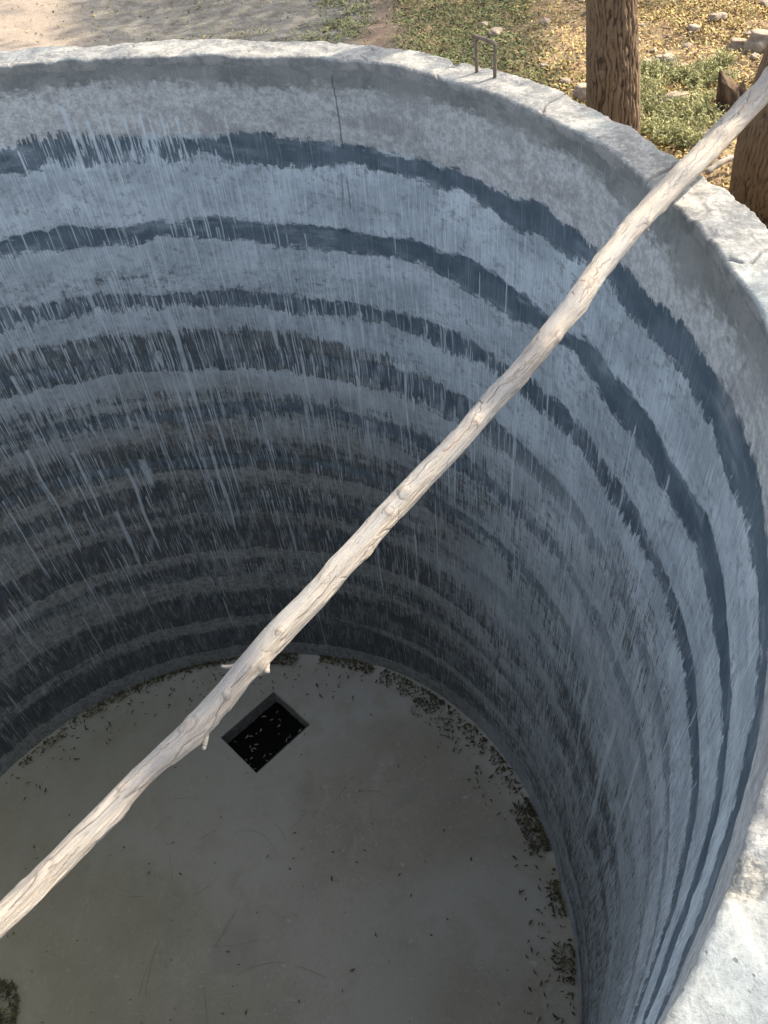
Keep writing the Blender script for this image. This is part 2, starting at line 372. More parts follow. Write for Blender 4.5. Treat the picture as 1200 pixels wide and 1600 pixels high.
def stone_material():
    m = NB('field_stone', .9, .2)
    oi = m.new('ShaderNodeObjectInfo'); tc = m.new('ShaderNodeTexCoord'); p = tc.outputs['Object']
    a = m.noise(p, 14, 5, .65); f = m.noise(p, 80, 4, .7)
    c = m.mix(m.ramp(a, .35, .65), (.15, .112, .08), (.24, .185, .135))
    c = m.mix(m.mul(m.ramp(f, .55, .7), .5), c, (.32, .26, .20))
    c2 = m.mix(m.ramp(a, .35, .65), (.19, .155, .12), (.29, .24, .19))
    c = m.mix(oi.outputs['Random'], c, c2)
    m.color(c); m.bump(m.add(a, f), .6, .01)
    return m.m

def simple(name, base, var, sc=40, rough=.8, spec=.3, metal=0):
    m = NB(name, rough, spec); p = m.pos(); a = m.noise(p, sc, 5, .7)
    m.color(m.mix(m.ramp(a, .35, .65), base, var)); m.bump(a, .5, .003); m.b.inputs['Metallic'].default_value = metal
    return m.m

MAT_WALL = wall_material(); MAT_RIM = rim_material(); MAT_FLOOR = floor_material(); MAT_GROUND = ground_material()
MAT_WOOD = wood_material(); MAT_BARK = bark_material(); MAT_STONE = stone_material()
MAT_RUST = simple('rusty_iron', (.09, .065, .048), (.16, .12, .09), 120, .8, .3)
MAT_LITTER = leafy('sunlit_dry_leaves', [(.09, .07, .02), (.20, .145, .04), (.30, .21, .055), (.36, .255, .08), (.38, .29, .13), (.13, .07, .03), (.22, .13, .055)], .8)  # litter as it looks in the sun, yellow put into the colour
MAT_LITTER_SHADE = leafy('shaded_green_leaves', [(.035, .048, .014), (.08, .105, .03), (.13, .155, .045), (.19, .19, .07), (.12, .085, .045), (.06, .05, .03)], .8)  # same litter in olive, with the tree shade put into its colour
MAT_FLITTER = leafy('damp_leaves', [(.02, .021, .010), (.045, .048, .018), (.085, .082, .03), (.04, .03, .018), (.028, .022, .016)], .75)
MAT_LEAF = leafy('green_leaves', [(.045, .075, .02), (.07, .11, .03), (.10, .13, .04)], .6, .25)
MAT_BUSH = leafy('grey_green_leaves', [(.115, .125, .045), (.23, .24, .095), (.32, .32, .14), (.40, .37, .18)], .7, .25)
MAT_OUTER = simple('outer_plaster', (.20, .20, .19), (.33, .33, .31), 12)
MAT_WATER = NB('shade_black_water', .35, .1); MAT_WATER.color((.002, .002, .002)); MAT_WATER = MAT_WATER.m  # near-black colour stands in for the deep shadow in the sump
MAT_PALE = leafy('pale_floating_leaves', [(.13, .12, .08), (.22, .21, .15), (.16, .13, .08)], .8)
MAT_TWIG = simple('dry_twig', (.07, .06, .045), (.12, .10, .07), 50)
MAT_PIT = simple('pit_cement', (.10, .105, .095), (.17, .17, .155), 30)

# ------------------------------------------------------------------ the tank
tank = empty('water_tank', (0, 0, GZ))
tag(tank, 'deep round open cement water tank with streaked blue grey bands inside', 'water tank')

def build_wall():
    th_f = np.arange(-52, 152.001, 3.3e-3/RAD*180/math.pi)
    th_c = np.arange(152, 308, 2.5)[1:]
    th = np.concatenate([th_f, th_c]); nf = len(th_f)
    z = -np.arange(.0, DEPTH+.08, .0098); z[0] = -.004; nz = len(z); nt_ = len(th)
    TH, Z = np.meshgrid(th, z); U = np.radians(TH)*RAD
    # band field
    band = np.full(TH.shape, -.2); bstr = np.zeros(TH.shape)
    for (t, b), s in zip(BANDS, BSTR):
        tt = np.interp(th, t[:, 0], t[:, 1]); bb = np.interp(th, b[:, 0], b[:, 1])
        wob = (vnoise(th*.35, th*0, 5)-.5)*.02; tt = tt+wob; bb = bb+wob
        d = np.minimum(tt[None, :]-Z, Z-bb[None, :])
        sel = d > band; band = np.where(sel, d, band)
        near = (Z < tt[None, :]+.12) & (Z > bb[None, :]-.12)
        bstr = np.where(near & (d > -.12), s, bstr)
    # right side third and fourth joints run together into one dark sweep; low joints break up
    br = fbm(U*1.1, Z*2.0, 3, 31); deep = sstep(-1.25, -1.6, Z)
    bstr = bstr*(1-deep*.6*sstep(.50, .62, br))*(1-.45*sstep(30, 10, TH)*sstep(-1.2, -1.3, Z)); band = band-.012*sstep(-12, -30, TH)
    fade = sstep(74, 84, TH)*sstep(-.5, -.35, Z)*.0
    band = band-fade
    # position in the lift
    lift = (-Z-.42+.035*(fbm(U*4, Z*0+3, 4, 55)-.5)+.022*(vnoise(U*45, Z*9, 56)-.5)+.02*(vnoise(U*14, Z*5, 57)-.5))/.352; n = np.floor(lift).astype(int); fr = lift-n
    left = sstep(20, 62, TH)
    def G(vals, n):
        v = np.array(vals+[vals[-1]]*4); return v[np.clip(n, 0, len(v)-1)]
    gA = G([.06, .32, .90, .50, .70, .66, .98, .56, .92, .86, .45], n)   # lower part of each lift
    gB = G([-.05, .06, .12, .30, .30, .28, .36, .22, .46, .34, .28], n)  # upper part
    gr = gB+(gA-gB)*sstep(.15, .45, fr)
    gr = gr-.07*(n >= 4); gr = np.where(n < 0, -.2, gr)
    rightg = G([-.05, .08, .22, .32, .36, .40, .42, .44, .48, .46, .40], n)+.10*sstep(.4, .9, fr)*sstep(-1.2, -1.6, Z)
    grime = gr*left+rightg*(1-left)
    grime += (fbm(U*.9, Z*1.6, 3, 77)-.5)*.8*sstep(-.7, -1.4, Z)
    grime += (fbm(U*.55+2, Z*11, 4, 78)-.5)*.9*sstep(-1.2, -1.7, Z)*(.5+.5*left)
    # pale strip just over the floor
    grime -= .12*sstep(-3.86, -3.98, Z)
    # local patches seen under the second joint
    grime += .16*np.exp(-((TH-88)/8)**2)*np.exp(-((Z+.93)/.06)**2)+.14*np.exp(-((TH-47)/7)**2)*np.exp(-((Z+.93)/.04)**2)
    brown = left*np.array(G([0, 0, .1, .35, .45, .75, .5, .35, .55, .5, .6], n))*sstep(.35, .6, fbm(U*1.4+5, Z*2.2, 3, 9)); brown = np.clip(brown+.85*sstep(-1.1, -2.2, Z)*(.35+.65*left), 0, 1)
    fing = np.interp(-Z, [0, .5, .62, .75, .95, 1.1, 1.3, 4], [.02, .02, .0, .0, .05, .05, .085, .09])*(.25+.75*sstep(.38, .6, fbm(U*.9, Z*1.1, 2, 61)))+.10*np.exp(-((TH-82)/9)**4)*sstep(-.5, -.4, Z)
    fing = fing*np.interp(TH, [-20, 30], [.5, 1])
    topz = sstep(-.36, -.24, Z)
    edge_h = np.interp(th, [-50, -37, -8, 3, 20, 37, 54, 62, 75, 85, 95, 150], [.03, .03, .10, .15, .09, .085, .10, .12, .09, .10, .12, .12])
    edge = np.clip(1-(-Z/edge_h[None, :])*.5, 0, 1)
    # drips --------------------------------------------------------------
    drip = np.zeros(TH.shape, np.float32)
    def add(thc, z0, z1, wid, inten, wob=.004, head=0.0):
        ia = max(0, int((thc-2-th_f[0])/(th_f[1]-th_f[0]))); ib = min(nf, int((thc+2-th_f[0])/(th_f[1]-th_f[0])))
        ja = max(0, int(-z0/.0098)); jb = min(nz, int(-z1/.0098)+1)
        if ib-ia < 2 or jb-ja < 2: return
        zz = z[ja:jb][:, None]; uu = np.radians(th_f[ia:ib])[None, :]*RAD
        t = np.clip((z0-zz)/(z0-z1), 0, 1)
        c = math.radians(thc)*RAD+wob*(vnoise(zz*4, zz*0+thc*3.7, 3)-.5)*2
        sd_ = float(RNG.uniform(0, 900)); ww = max(wid, .0036)*(1-.65*t**1.5)*(.75+.5*vnoise(zz*9, zz*0+sd_, 4))
        if head: ww = ww+head*np.exp(-((zz-(z0-.015))/.018)**2)*(.6+.8*vnoise(uu*90, zz*30, 6))
        a = inten*(1-sstep(.55, 1, t))*np.clip(1.35-np.abs(uu-c)/(ww*.5+.0012), 0, 1)*sstep(-.004, .02, z0-zz)
        drip[ja:jb, ia:ib] = np.maximum(drip[ja:jb, ia:ib], a)
    joints = [(-.30), (-.66), (-1.01), (-1.35), (-1.71), (-2.05), (-2.40), (-2.75), (-3.1), (-3.45)]
    N = 3000; thr = RNG.uniform(-45, 145, N)
    dens = np.interp(thr, [-45, -20, 0, 20, 40, 60, 75, 90, 110, 145], [.15, .25, .35, .5, .75, .8, .95, 1.0, .9, .7])*(.35+1.3*sstep(.35, .65, vnoise(thr*.8, thr*0, 21)))
    for k in range(N):
        if RNG.random() > dens[k]: continue
        j = RNG.choice(10, p=[.06, .12, .19, .18, .14, .10, .08, .06, .04, .03]); th0 = thr[k]
        if j == 0 and th0 < 66: continue
        if j == 1 and th0 < 62 and RNG.random() < .75: continue
        if j == 2 and th0 < 30 and RNG.random() < .6: continue
        z0 = joints[j]+RNG.uniform(-.10, .14); L = min(RNG.exponential(.20)+.06, .9)
        big = RNG.random() < .12
        add(th0, z0, z0-L, RNG.uniform(.0025, .005) if not big else RNG.uniform(.006, .010), RNG.uniform(.35, .85) if not big else RNG.uniform(.6, .95), head=.008 if RNG.random() < .03 else 0)
    # the plain streaks one can pick out
    for thc, z0, z1, wd, it in [(82.1, -.80, -1.15, .010, .8), (82.1, -1.10, -2.05, .030, 1), (82.2, -2.0, -2.9, .020, .85), (85.5, -1.35, -1.50, .035, .9), (92, -1.12, -1.30, .014, .8),
                                (92.5, -.98, -1.16, .03, .8), (97, -2.1, -3.0, .022, .8), (94, -2.05, -2.35, .05, .6), (104, -1.9, -2.6, .02, .75), (101.5, -2.4, -3.1, .03, .6),
                                (87, -.16, -.60, .018, .8), (84.5, -.22, -.55, .012, .8), (82, -.20, -.50, .010, .8), (78, -.20, -.44, .016, .7), (75.5, -.20, -.45, .012, .7), (73.5, -.22, -.48, .012, .8), (80, -.2, -.46, .02, .5), (76.8, -.22, -.42, .008, .8), (86, -.2, -.44, .02, .5),
                                (88.3, -.9, -1.3, .010, .8), (88.8, -.92, -1.12, .02, .75), (66.8, -1.12, -1.42, .03, .75), (63.5, -1.30, -1.9, .012, .7), (55, -1.1, -1.8, .012, .7), (47, -1.25, -2.0, .016, .7), (36, -1.1, -1.9, .016, .75), (28, -1.2, -1.9, .016, .7), (30, -1.0, -1.3, .012, .7),
                                (-2, -1.9, -3.2, .05, .60), (6, -2.0, -3.3, .03, .5), (-9, -1.7, -2.6, .03, .6), (12, -1.7, -2.6, .03, .5), (110, -1.8, -2.7, .014, .7), (107, -1.35, -1.6, .02, .7), (79.5, -1.7, -2.6, .010, .7), (85, -1.75, -2.5, .010, .7)]:
        add(thc, z0, z1, wd, it, wob=.008, head=(.006 if z0 < -.8 else 0))
    # light scratches in the smooth joints
    for k in range(0):
        j = int(RNG.choice([0, 1, 1, 2])); t, b = BANDS[j]; th0 = RNG.uniform(-5, 62)
        zc = np.interp(th0, t[:, 0], t[:, 1])-RNG.uniform(.0, .07); L = RNG.uniform(.02, .07); ang = R_(RNG.choice([40, -45, 15, -20])+RNG.uniform(-12, 12))
        for s in np.linspace(0, 1, 26):
            u = math.radians(th0)*RAD+math.cos(ang)*L*s; zz = zc+math.sin(ang)*L*s
            i = int((math.degrees(u/RAD)-th_f[0])/(th_f[1]-th_f[0])); jz = int(-zz/.0098)
            if 0 < i < nf and 0 < jz < nz: drip[jz, i] = max(drip[jz, i], .55)
    # hairline cracks
    crack = np.zeros(TH.shape, np.float32)
    def crk(th0, z0, z1, drift, wd=.0022, a=1.):
        for jz in range(int(-z0/.0098), min(nz, int(-z1/.0098))):
            t = (jz*.0098+z0)/(z0-z1); u = math.radians(th0)*RAD+drift*t+.006*(vnoise(jz*.12, th0, 8)-.5)*2
            i = int((math.degrees(u/RAD)-th_f[0])/(th_f[1]-th_f[0]))
            if 0 < i < nf-1: crack[jz, i] = a; crack[jz, i+1] = a*.5
    crk(52.9, -.06, -.33, -.004); crk(53.2, -.42, -.60, .02, a=.6); crk(2.5, -.30, -.42, -.02, a=.6); crk(-7, -.12, -.30, .05, a=.5); crk(52.6, -.44, -.56, .0, a=.7)
    rr = r_in(TH, Z)
    rel = (fbm(U*2.2, Z*4, 3, 51)-.5)*.012+(fbm(U*30, Z*26, 3, 52)-.5)*.0035
    rel += .003*sstep(0, .02, band)*bstr
    rr = rr+rel
    # slight overhang roll at the lip
    rr = rr-rel*sstep(-.06, -.01, Z)
    tone = .95+.12*(fbm(U*.6, Z*.8, 2, 90)-.5)*2
    T = np.radians(TH)
    Zp = np.minimum(Z, -.022)
    V = np.stack([rr*np.cos(T), rr*np.sin(T), Zp], -1).reshape(-1, 3)
    Fc = grid_faces(nz, nt_, wrap=True)[:, ::-1]; Fc = Fc[3*nt_:]
    uv = np.stack([U, Z+.07*(vnoise(U*70, U*0, 201)-.5)+.05*(vnoise(U*190, U*0, 202)-.5), 7.37+U*9+Z*6], -1).reshape(-1, 3)
    uvp = np.stack([U, Z, 3.31+U*2.3+Z*1.7], -1).reshape(-1, 3)
    mesh_obj('inner_wall', V, Fc, MAT_WALL, tank, dict(plain_uv=uvp, wall_uv=uv, band=band.ravel(), bandstr=bstr.ravel(), grime=grime.ravel(), brown=brown.ravel(), drip=drip.ravel(), topz=topz.ravel(), edge=edge.ravel(), tone=tone.ravel(), fing=fing.ravel(), washz=(sstep(-.75, -1.25, Z)*(1-.5*sstep(-3, -3.9, Z))).ravel(), crack=crack.ravel()))
    return th, rr[0]
build_wall()

# joints between the cap castings, angle / strength
JOINTS = [(50, .55), (40.5, 1.0), (26.8, .9), (11.5, 1.0), (-1.0, .8), (-17, .7), (-30, .7), (64, .3), (78, .35), (91, .4), (105, .6), (120, .6), (-52, .6), (-66, .6), (140, .6), (160, .6), (180, .6), (205, .6), (230, .6), (255, .6), (275, .6)]
def rim_height(TH, X, Y):
    z = (fbm(X*5, Y*5, 3, 3)-.5)*.016+(fbm(X*30, Y*30, 3, 4)-.5)*.006
    return z
def build_rim():
    th = np.concatenate([np.arange(-54, 110, .12), np.arange(110, 306, 1.0)])
    s = np.linspace(0, 1, 46); TH, S = np.meshgrid(th, s)
    ri = r_in(TH, 0)-.004+.003*(vnoise(TH*.35, TH*0, 12)-.5)*2+.0035*(fbm(TH*2.5, TH*0, 3, 13)-.5)
    ro = r_out(TH)+.007*(vnoise(TH*.9, TH*0, 14)-.5)*2+.006*(vnoise(TH*4, TH*0, 15)-.5)
    r = ri+(ro-ri)*S; T = np.radians(TH); X = r*np.cos(T); Y = r*np.sin(T)
    Z = rim_height(TH, X, Y)
    joint = np.zeros(TH.shape)
    for a, st in JOINTS:
        dj = np.abs((TH-a)+2.0*(vnoise(S*3+a, S*0+a, 20)-.5)-(S-.5)*1.6)*math.pi/180*RAD
        jn = np.clip(1-dj/(.004+.006*vnoise(S*9, S*0+a, 22)), 0, 1)*st*sstep(.3, .5, vnoise(S*7, S*0+a*3, 23)+.15)
        joint = np.maximum(joint, jn); Z = Z-.012*jn
        Z = Z+.004*st*sstep(0, 6, TH-a)*(1-sstep(6, 12, TH-a))
    # rounded edges
    Z = Z-.005*(1-sstep(0, .05, S))**2-.02*sstep(.90, 1, S)**2
    Z = Z-.006*sstep(.55, .7, fbm(X*9, Y*9, 3, 25))
    gx, gy, _ = at(1163, 1362, 0)
    dg = np.hypot(X-gx, Y-gy); grav = np.clip(1-dg/.055, 0, 1)
    tx, ty, _ = at(1130, 1540, 0); teal = .6*np.exp(-(np.hypot(X-tx, Y-ty)/.13)**2)
    tx, ty, _ = at(1185, 450, 0); teal = teal+.6*np.exp(-(np.hypot(X-tx, Y-ty)/.12)**2)
    Z = Z-.010*sstep(.2, .7, grav)*fbm(X*60, Y*60, 2, 9)
    lime = np.ones(TH.shape)
    top = np.stack([X, Y, Z], -1)
    # inner lip skirt meeting the wall, outer skirt down the outside
    nr = len(s); rows = [top[i] for i in range(nr)]
    inn = top[0].copy(); inn[:, 2] -= .003; inn[:, :2] *= .9995; in2 = top[0].copy(); in2[:, 2] = -.045; in2[:, :2] *= 1.003
    ou = top[-1].copy(); ou[:, 2] = -.045; ou[:, :2] *= 1.002; ou2 = top[-1].copy(); ou2[:, 2] = -.10; ou2[:, :2] *= .998
    P = np.concatenate([[in2], [inn], top, [ou], [ou2]]); nR = len(P)
    def pad(a, x, y): return np.concatenate([np.full((2, a.shape[1]), x), a, np.full((2, a.shape[1]), y)])
    lime = pad(lime, .0, .5)
    mesh_obj('rim', P.reshape(-1, 3), grid_faces(nR, len(th), True), MAT_RIM, tank,
             dict(lime=lime.ravel(), joint=pad(joint, 0, 0).ravel(), gravel=pad(grav, 0, 0).ravel(), teal=np.clip(pad(teal, 0, 0), 0, 1).ravel()))
build_rim()
# outer wall
th = np.arange(0, 360, 1.5); zz = np.linspace(-.06, GZ-.3, 14); TH, Z = np.meshgrid(th, zz)
rr = r_out(TH)-.018+.008*(fbm(np.cos(np.radians(TH))*9+20, np.sin(np.radians(TH))*9+Z*6+20, 3, 41)-.5)
mesh_obj('outer_wall', np.stack([rr*np.cos(np.radians(TH)), rr*np.sin(np.radians(TH)), Z], -1).reshape(-1, 3), grid_faces(len(zz), len(th), True), MAT_OUTER, tank)

# floor with its sump opening
HC = [np.array(q) for q in [(.254, 1.628), (-.111, 1.318), (.140, 1.025), (.510, 1.336)]]
hcen = sum(HC)/4; ex = (HC[3]-HC[0]+HC[2]-HC[1]); LX = np.linalg.norm(ex)/2; ex = ex/np.linalg.norm(ex)
ey = np.array([-ex[1], ex[0]])
if np.dot(HC[0]-hcen, ey) < 0: ey = -ey
LY = np.linalg.norm(HC[0]-HC[1]+HC[3]-HC[2])/2
# local axes: ex runs HC0->HC3; ey is the other edge direction
_a = HC[3]-HC[0]; _b = HC[0]-HC[1]
def build_floor():
    hx, hy = LX/2, LY/2 if False else np.linalg.norm(HC[1]-HC[0]+HC[2]-HC[3])/4
    def cuts(h, span=2.4):
        a = np.concatenate([np.linspace(-span-1.3, -h, 110)[:-1], np.linspace(-h, h, 22), np.linspace(h, span+1.3, 110)[1:]]); return a
    xs = cuts(hx); ys = cuts(hy); X, Y = np.meshgrid(xs, ys)
    jx = .003*(vnoise(Y*40, X*0+3, 2)-.5); jy = .003*(vnoise(X*40, Y*0+5, 2)-.5)
    WX = hcen[0]+(X+jx)*ex[0]+(Y+jy)*ey[0]; WY = hcen[1]+(X+jx)*ex[1]+(Y+jy)*ey[1]
    Rr = np.hypot(WX, WY)
    Z = -DEPTH+(fbm(WX*1.5, WY*1.5, 3, 71)-.5)*.02+.03*sstep(1.85, 2.03, Rr)**2
    Fc = grid_faces(len(ys), len(xs))
    cx = X.ravel()[Fc].mean(1); cy = Y.ravel()[Fc].mean(1); cr = Rr.ravel()[Fc].min(1)
    keep = ~((np.abs(cx) < hx) & (np.abs(cy) < hy)) & (cr < 2.09)
    st = np.zeros(X.shape)
    sx, sy = -DEPTH*0+.03, -.03
    sx, sy, _ = at(367, 1482, -DEPTH)
    st += (.8*sstep(.15, .12, np.abs(WX-sx))*sstep(.14, .11, np.abs(WY-sy)))*(.4+.6*vnoise(WX*8, WY*8, 5))
    d = (WX*.55+WY*.83)
    st += .35*sstep(.62, .75, vnoise((WX-WY)*1.1, (WX+WY)*.5, 6))
    st += .5*sstep(1.80, 1.97, Rr)*vnoise(WX*6, WY*6, 8)
    pale = sstep(1.72, 1.95, Rr)*sstep(-.6, .2, WY)*sstep(.4, .6, vnoise(WX*3, WY*3, 9))*.9+.7*sstep(.55, .7, vnoise(WX*1.2+4, WY*1.2, 10))
    px_, py_, _ = at(530, 1130, -DEPTH); pale = pale+.9*np.exp(-(np.hypot(WX-px_, WY-py_)/.25)**2)
    green = sstep(.5, -1.2, WX)*.9
    mesh_obj('tank_floor', np.stack([WX, WY, Z], -1).reshape(-1, 3), Fc[keep], MAT_FLOOR, tank, dict(stain=st.ravel(), pale=np.clip(pale, 0, 1).ravel(), green=green.ravel()))
    # sump: four sides and a sheet of water, coloured black for the shade
    V = []; 
    n = 24; ring = []
    for (a, b) in (((-hx, -hy), (hx, -hy)), ((hx, -hy), (hx, hy)), ((hx, hy), (-hx, hy)), ((-hx, hy), (-hx, -hy))):
        for k in range(n):
            t = k/n; ring.append((a[0]+(b[0]-a[0])*t, a[1]+(b[1]-a[1])*t))
    ring = np.array(ring); P = []
    for zk in (-DEPTH+.012, -DEPTH-.04, -DEPTH-.09, -DEPTH-.30):
        off = 1+.01*RNG.standard_normal(len(ring))
        q = ring*1.004 if zk > -DEPTH else ring*off[:, None]*1.004
        P.append(np.stack([hcen[0]+q[:, 0]*ex[0]+q[:, 1]*ey[0], hcen[1]+q[:, 0]*ex[1]+q[:, 1]*ey[1], np.full(len(q), zk)], -1))
    mesh_obj('sump_wall', np.concatenate(P), grid_faces(4, len(ring), True), MAT_PIT, tank, smooth=False)
    return hx, hy
HX, HY = build_floor()
def hole_pt(x, y, z): return np.array([hcen[0]+x*ex[0]+y*ey[0], hcen[1]+x*ex[1]+y*ey[1], z])
WZ = -DEPTH-.115
wv = [hole_pt(sx*HX*1.02, sy*HY*1.02, WZ) for sx, sy in ((-1, -1), (1, -1), (1, 1), (-1, 1))]
wat = mesh_obj('water', np.array(wv), np.array([[0, 1, 2, 3]]), MAT_WATER); tag(wat, kind='structure')

# iron loop cast into the rim
def tube(path, rads, n=10, closed_ends=True):
    path = np.asarray(path, float); m = len(path); V = []
    T = np.gradient(path, axis=0); T /= np.linalg.norm(T, axis=1)[:, None]+1e-9
    ref = np.array([0, 0, 1.0]) if abs(T[0][2]) < .8 else np.array([1.0, 0, 0])
    N = np.cross(T[0], ref); N /= np.linalg.norm(N)
    for i in range(m):
        N = N-T[i]*N.dot(T[i]); N /= np.linalg.norm(N)+1e-9; B = np.cross(T[i], N)
        a = np.arange(n)/n*2*math.pi
        V.append(path[i]+rads[i]*(np.cos(a)[:, None]*N+np.sin(a)[:, None]*B))
    V = np.concatenate(V); Fs = [grid_faces(m, n, True)]
    if closed_ends: Fs += [np.arange(n)[None, ::-1], (np.arange(n)+(m-1)*n)[None, :]]
    return V, Fs
def merge(parts):
    V = []; Fd = {}; off = 0
    for v, fs in parts:
        for f in fs: Fd.setdefault(f.shape[1], []).append(f+off)
        V.append(v); off += len(v)
    return np.concatenate(V), [np.concatenate(x) for x in Fd.values()]
la = at(745, 113, 0); lb = at(773, 121, 0); H = .098
pa = []
for t in np.linspace(-.05, 1, 7): pa.append(la+np.array([-.002, .004, H])*t)
for a in np.linspace(.2, .9, 4): pa.append(la+np.array([0, 0, H])+(lb-la)*(.12*a)+np.array([0, 0, .006*math.sin(a*1.5)]))
for t in np.linspace(.2, .88, 6): pa.append(la+(lb-la)*t+np.array([0, 0, H+.007-.004*t]))
for t in np.linspace(.97, -.05, 8): pa.append(lb+np.array([.001, .0, H-.002])*t)
rd = [.0062+.0007*random.uniform(-1, 1) for _ in pa]
stub = [la+np.array([.004, 0, H+.004]), la+np.array([-.006, .003, H+.009]), la+np.array([-.016, .004, H+.013])]
V, Fs = merge([tube(pa, rd, 10), tube(stub, [.006, .0055, .004], 8)])
mesh_obj('iron_loop', V, Fs, MAT_RUST, tank)

# ------------------------------------------------------------------ the pole
def build_pole():
    # left and right outline of the pole as seen, reduced to centre line and radius on its own level
    C = np.array([(2.421, .773, .033), (2.225, .538, .032), (2.101, .387, .031), (1.974, .244, .031), (1.827, .070, .0280), (1.698, -.102, .0262), (1.618, -.225, .0262), (1.570, -.283, .0245), (1.504, -.374, .0220), (1.421, -.473, .0212),
                  (1.345, -.567, .0198), (1.280, -.642, .0192), (1.202, -.731, .0188), (1.130, -.814, .0182), (1.082, -.877, .0182), (1.049, -.910, .0185), (1.019, -.948, .0190), (.991, -.984, .0178), (.963, -1.023, .0172), (.931, -1.059, .0172), (.883, -1.101, .0153), (.852, -1.139, .0155), (.814, -1.179, .0160), (.773, -1.223, .0166), (.744, -1.251, .0170)])
    d0 = np.array([.196, .235]); d0 /= np.linalg.norm(d0)
    start = [C[0, :2]+d0*.07]; ends = [(.60, -1.40), (.45, -1.60), (.28, -1.83), (.15, -2.02), (.06, -2.16)]
    pts = np.array([[*start[0], .040]]+[list(c) for c in C]+[[*e, 17e-3-.0015*i] for i, e in enumerate(ends)])
    L = np.concatenate([[0], np.cumsum(np.linalg.norm(np.diff(pts[:, :2], axis=0), axis=1))])
    n = 2300; s = np.linspace(0, L[-1], n)
    def sm(v, w=5):
        y = np.interp(s, L, v); k = np.hanning(45); k /= k.sum(); return np.convolve(np.pad(y, 22, 'edge'), k, 'valid')
    X, Y, RR = sm(pts[:, 0]), sm(pts[:, 1]), sm(pts[:, 2])
    frac = s/L[-1]
    zc = .040-.026*sstep(.66, .95, frac)
    zc = zc+.004*(vnoise(s*4, s*0, 3)-.5)
    m = 110; a = np.arange(m)/m*2*math.pi
    path = np.stack([X, Y, zc], -1); T = np.gradient(path, axis=0); T /= np.linalg.norm(T, axis=1)[:, None]
    side = np.cross(T, [0, 0, 1.0]); side /= np.linalg.norm(side, axis=1)[:, None]; up = np.cross(side, T)
    A, SS = np.meshgrid(a, s); W = A/(2*math.pi)
    # a: 0 = side (towards lower right of the picture) , pi/2 = up, pi = upper left side
    relief = (fbm(SS*12, np.sin(A)*1.2+4, 3, 6)-.5)*.006+(fbm(SS*25+np.cos(A), np.sin(A)*6+9, 3, 7)-.5)*.0022
    flake = sstep(.52, .56, fbm(SS*9+3, np.cos(A)*1.5+np.sin(A)*.7+6, 4, 88))
    Rr = RR[:, None]*(1+.05*np.sin(2*A+SS*3))+relief+.0014*flake-.0026
    crack = np.zeros(A.shape); scar = np.zeros(A.shape)
    def sof(px, py):
        P = at(px, py, .05); i = np.argmin((X-P[0])**2+(Y-P[1])**2); off = np.dot(P[:2]-np.array([X[i], Y[i]]), side[i, :2])/max(RR[i], .01)
        # viewer looks from above and the lower right, so shift the angle
        tilt = math.atan2(CAM[2]-zc[i], np.dot(CAM[:2]-np.array([X[i], Y[i]]), side[i, :2]))
        return s[i], (tilt+math.pi/2-math.acos(np.clip(-off, -.97, .97)) if False else tilt-math.asin(np.clip(off*math.sin(tilt), -.97, .97)))
    def adist(A, a0): return (A-a0+math.pi) % (2*math.pi)-math.pi
    # knots
    for px, py, h, wd in [(1010, 345, .010, .022), (907, 450, .006, .03), (870, 525, .010, .02), (815, 598, .006, .015), (737, 660, .008, .018), (622, 768, .010, .018), (600, 800, .006, .014), (585, 860, .004, .02),
                          (500, 905, .004, .014), (430, 985, .006, .012), (408, 1035, .009, .014), (349, 1082, .005, .010), (318, 1160, .003, .012), (285, 1130, .006, .02), (185, 1225, .003, .012), (60, 1350, .004, .018), (190, 1285, .004, .01), (1115, 215, .006, .03)]:
        s0, a0 = sof(px, py); dd = np.sqrt(((SS-s0)/wd)**2+((adist(A, a0)*RR[:, None])/(wd*.8))**2)
        Rr = Rr+h*.6*np.exp(-dd**2*1.4)
        ring = np.exp(-((dd-.62)/.10)**2)*(vnoise(A*4+px, SS*60, 9) > .45)
        crack = np.maximum(crack, ring*.38); scar = np.maximum(scar, (.65 if h >= .006 else .3)*np.exp(-(dd/.40)**2)*(.4+.8*vnoise(SS*400, A*16, 19)))
    # drying cracks that follow the grain, some curling across
    def line(pp, wd, depth, amt=.75):
        q = [sof(*p) for p in pp]; out = []
        for (s0, a0), (s1, a1) in zip(q[:-1], q[1:]):
            k = max(2, int(max(abs(s1-s0)/.0012, abs(a1-a0)/.03)))
            for t in np.linspace(0, 1, k, endpoint=False): out.append((s0+(s1-s0)*t, a0+(a1-a0)*t))
        nn = len(out)
        for i, (s0, a0) in enumerate(out):
            a0 += .22*(vnoise(s0*90, pp[0][0], 2)-.5); w_ = wd*.62*math.sin(math.pi*(i+.5)/nn)**.7*(.6+.8*vnoise(s0*90, 1.0, 3))
            ic = int(s0/L[-1]*(n-1)); ia, ib = max(0, ic-4), min(n, ic+5)
            dd = np.hypot(SS[ia:ib]-s0, adist(A[ia:ib], a0)*RR[ic])
            v = np.clip(1.25-dd/max(w_*.75, .0012), 0, 1)*amt
            crack[ia:ib] = np.maximum(crack[ia:ib], v)
            Rr[ia:ib] -= 0
    line([(1085, 235), (1065, 262), (1048, 288), (1035, 305), (1022, 318)], .0025, .004); line([(1118, 215), (1100, 240), (1070, 268), (1040, 300)], .0012, .002, .7)
    line([(1008, 330), (1006, 345), (1000, 352), (985, 362)], .002, .003)
    line([(945, 410), (925, 428), (918, 442), (908, 452), (897, 452)], .003, .004); line([(927, 440), (910, 455), (898, 470), (893, 480)], .0026, .004); line([(920, 443), (922, 450), (912, 455), (909, 452)], .0026, .004); line([(908, 458), (912, 466)], .002, .003)
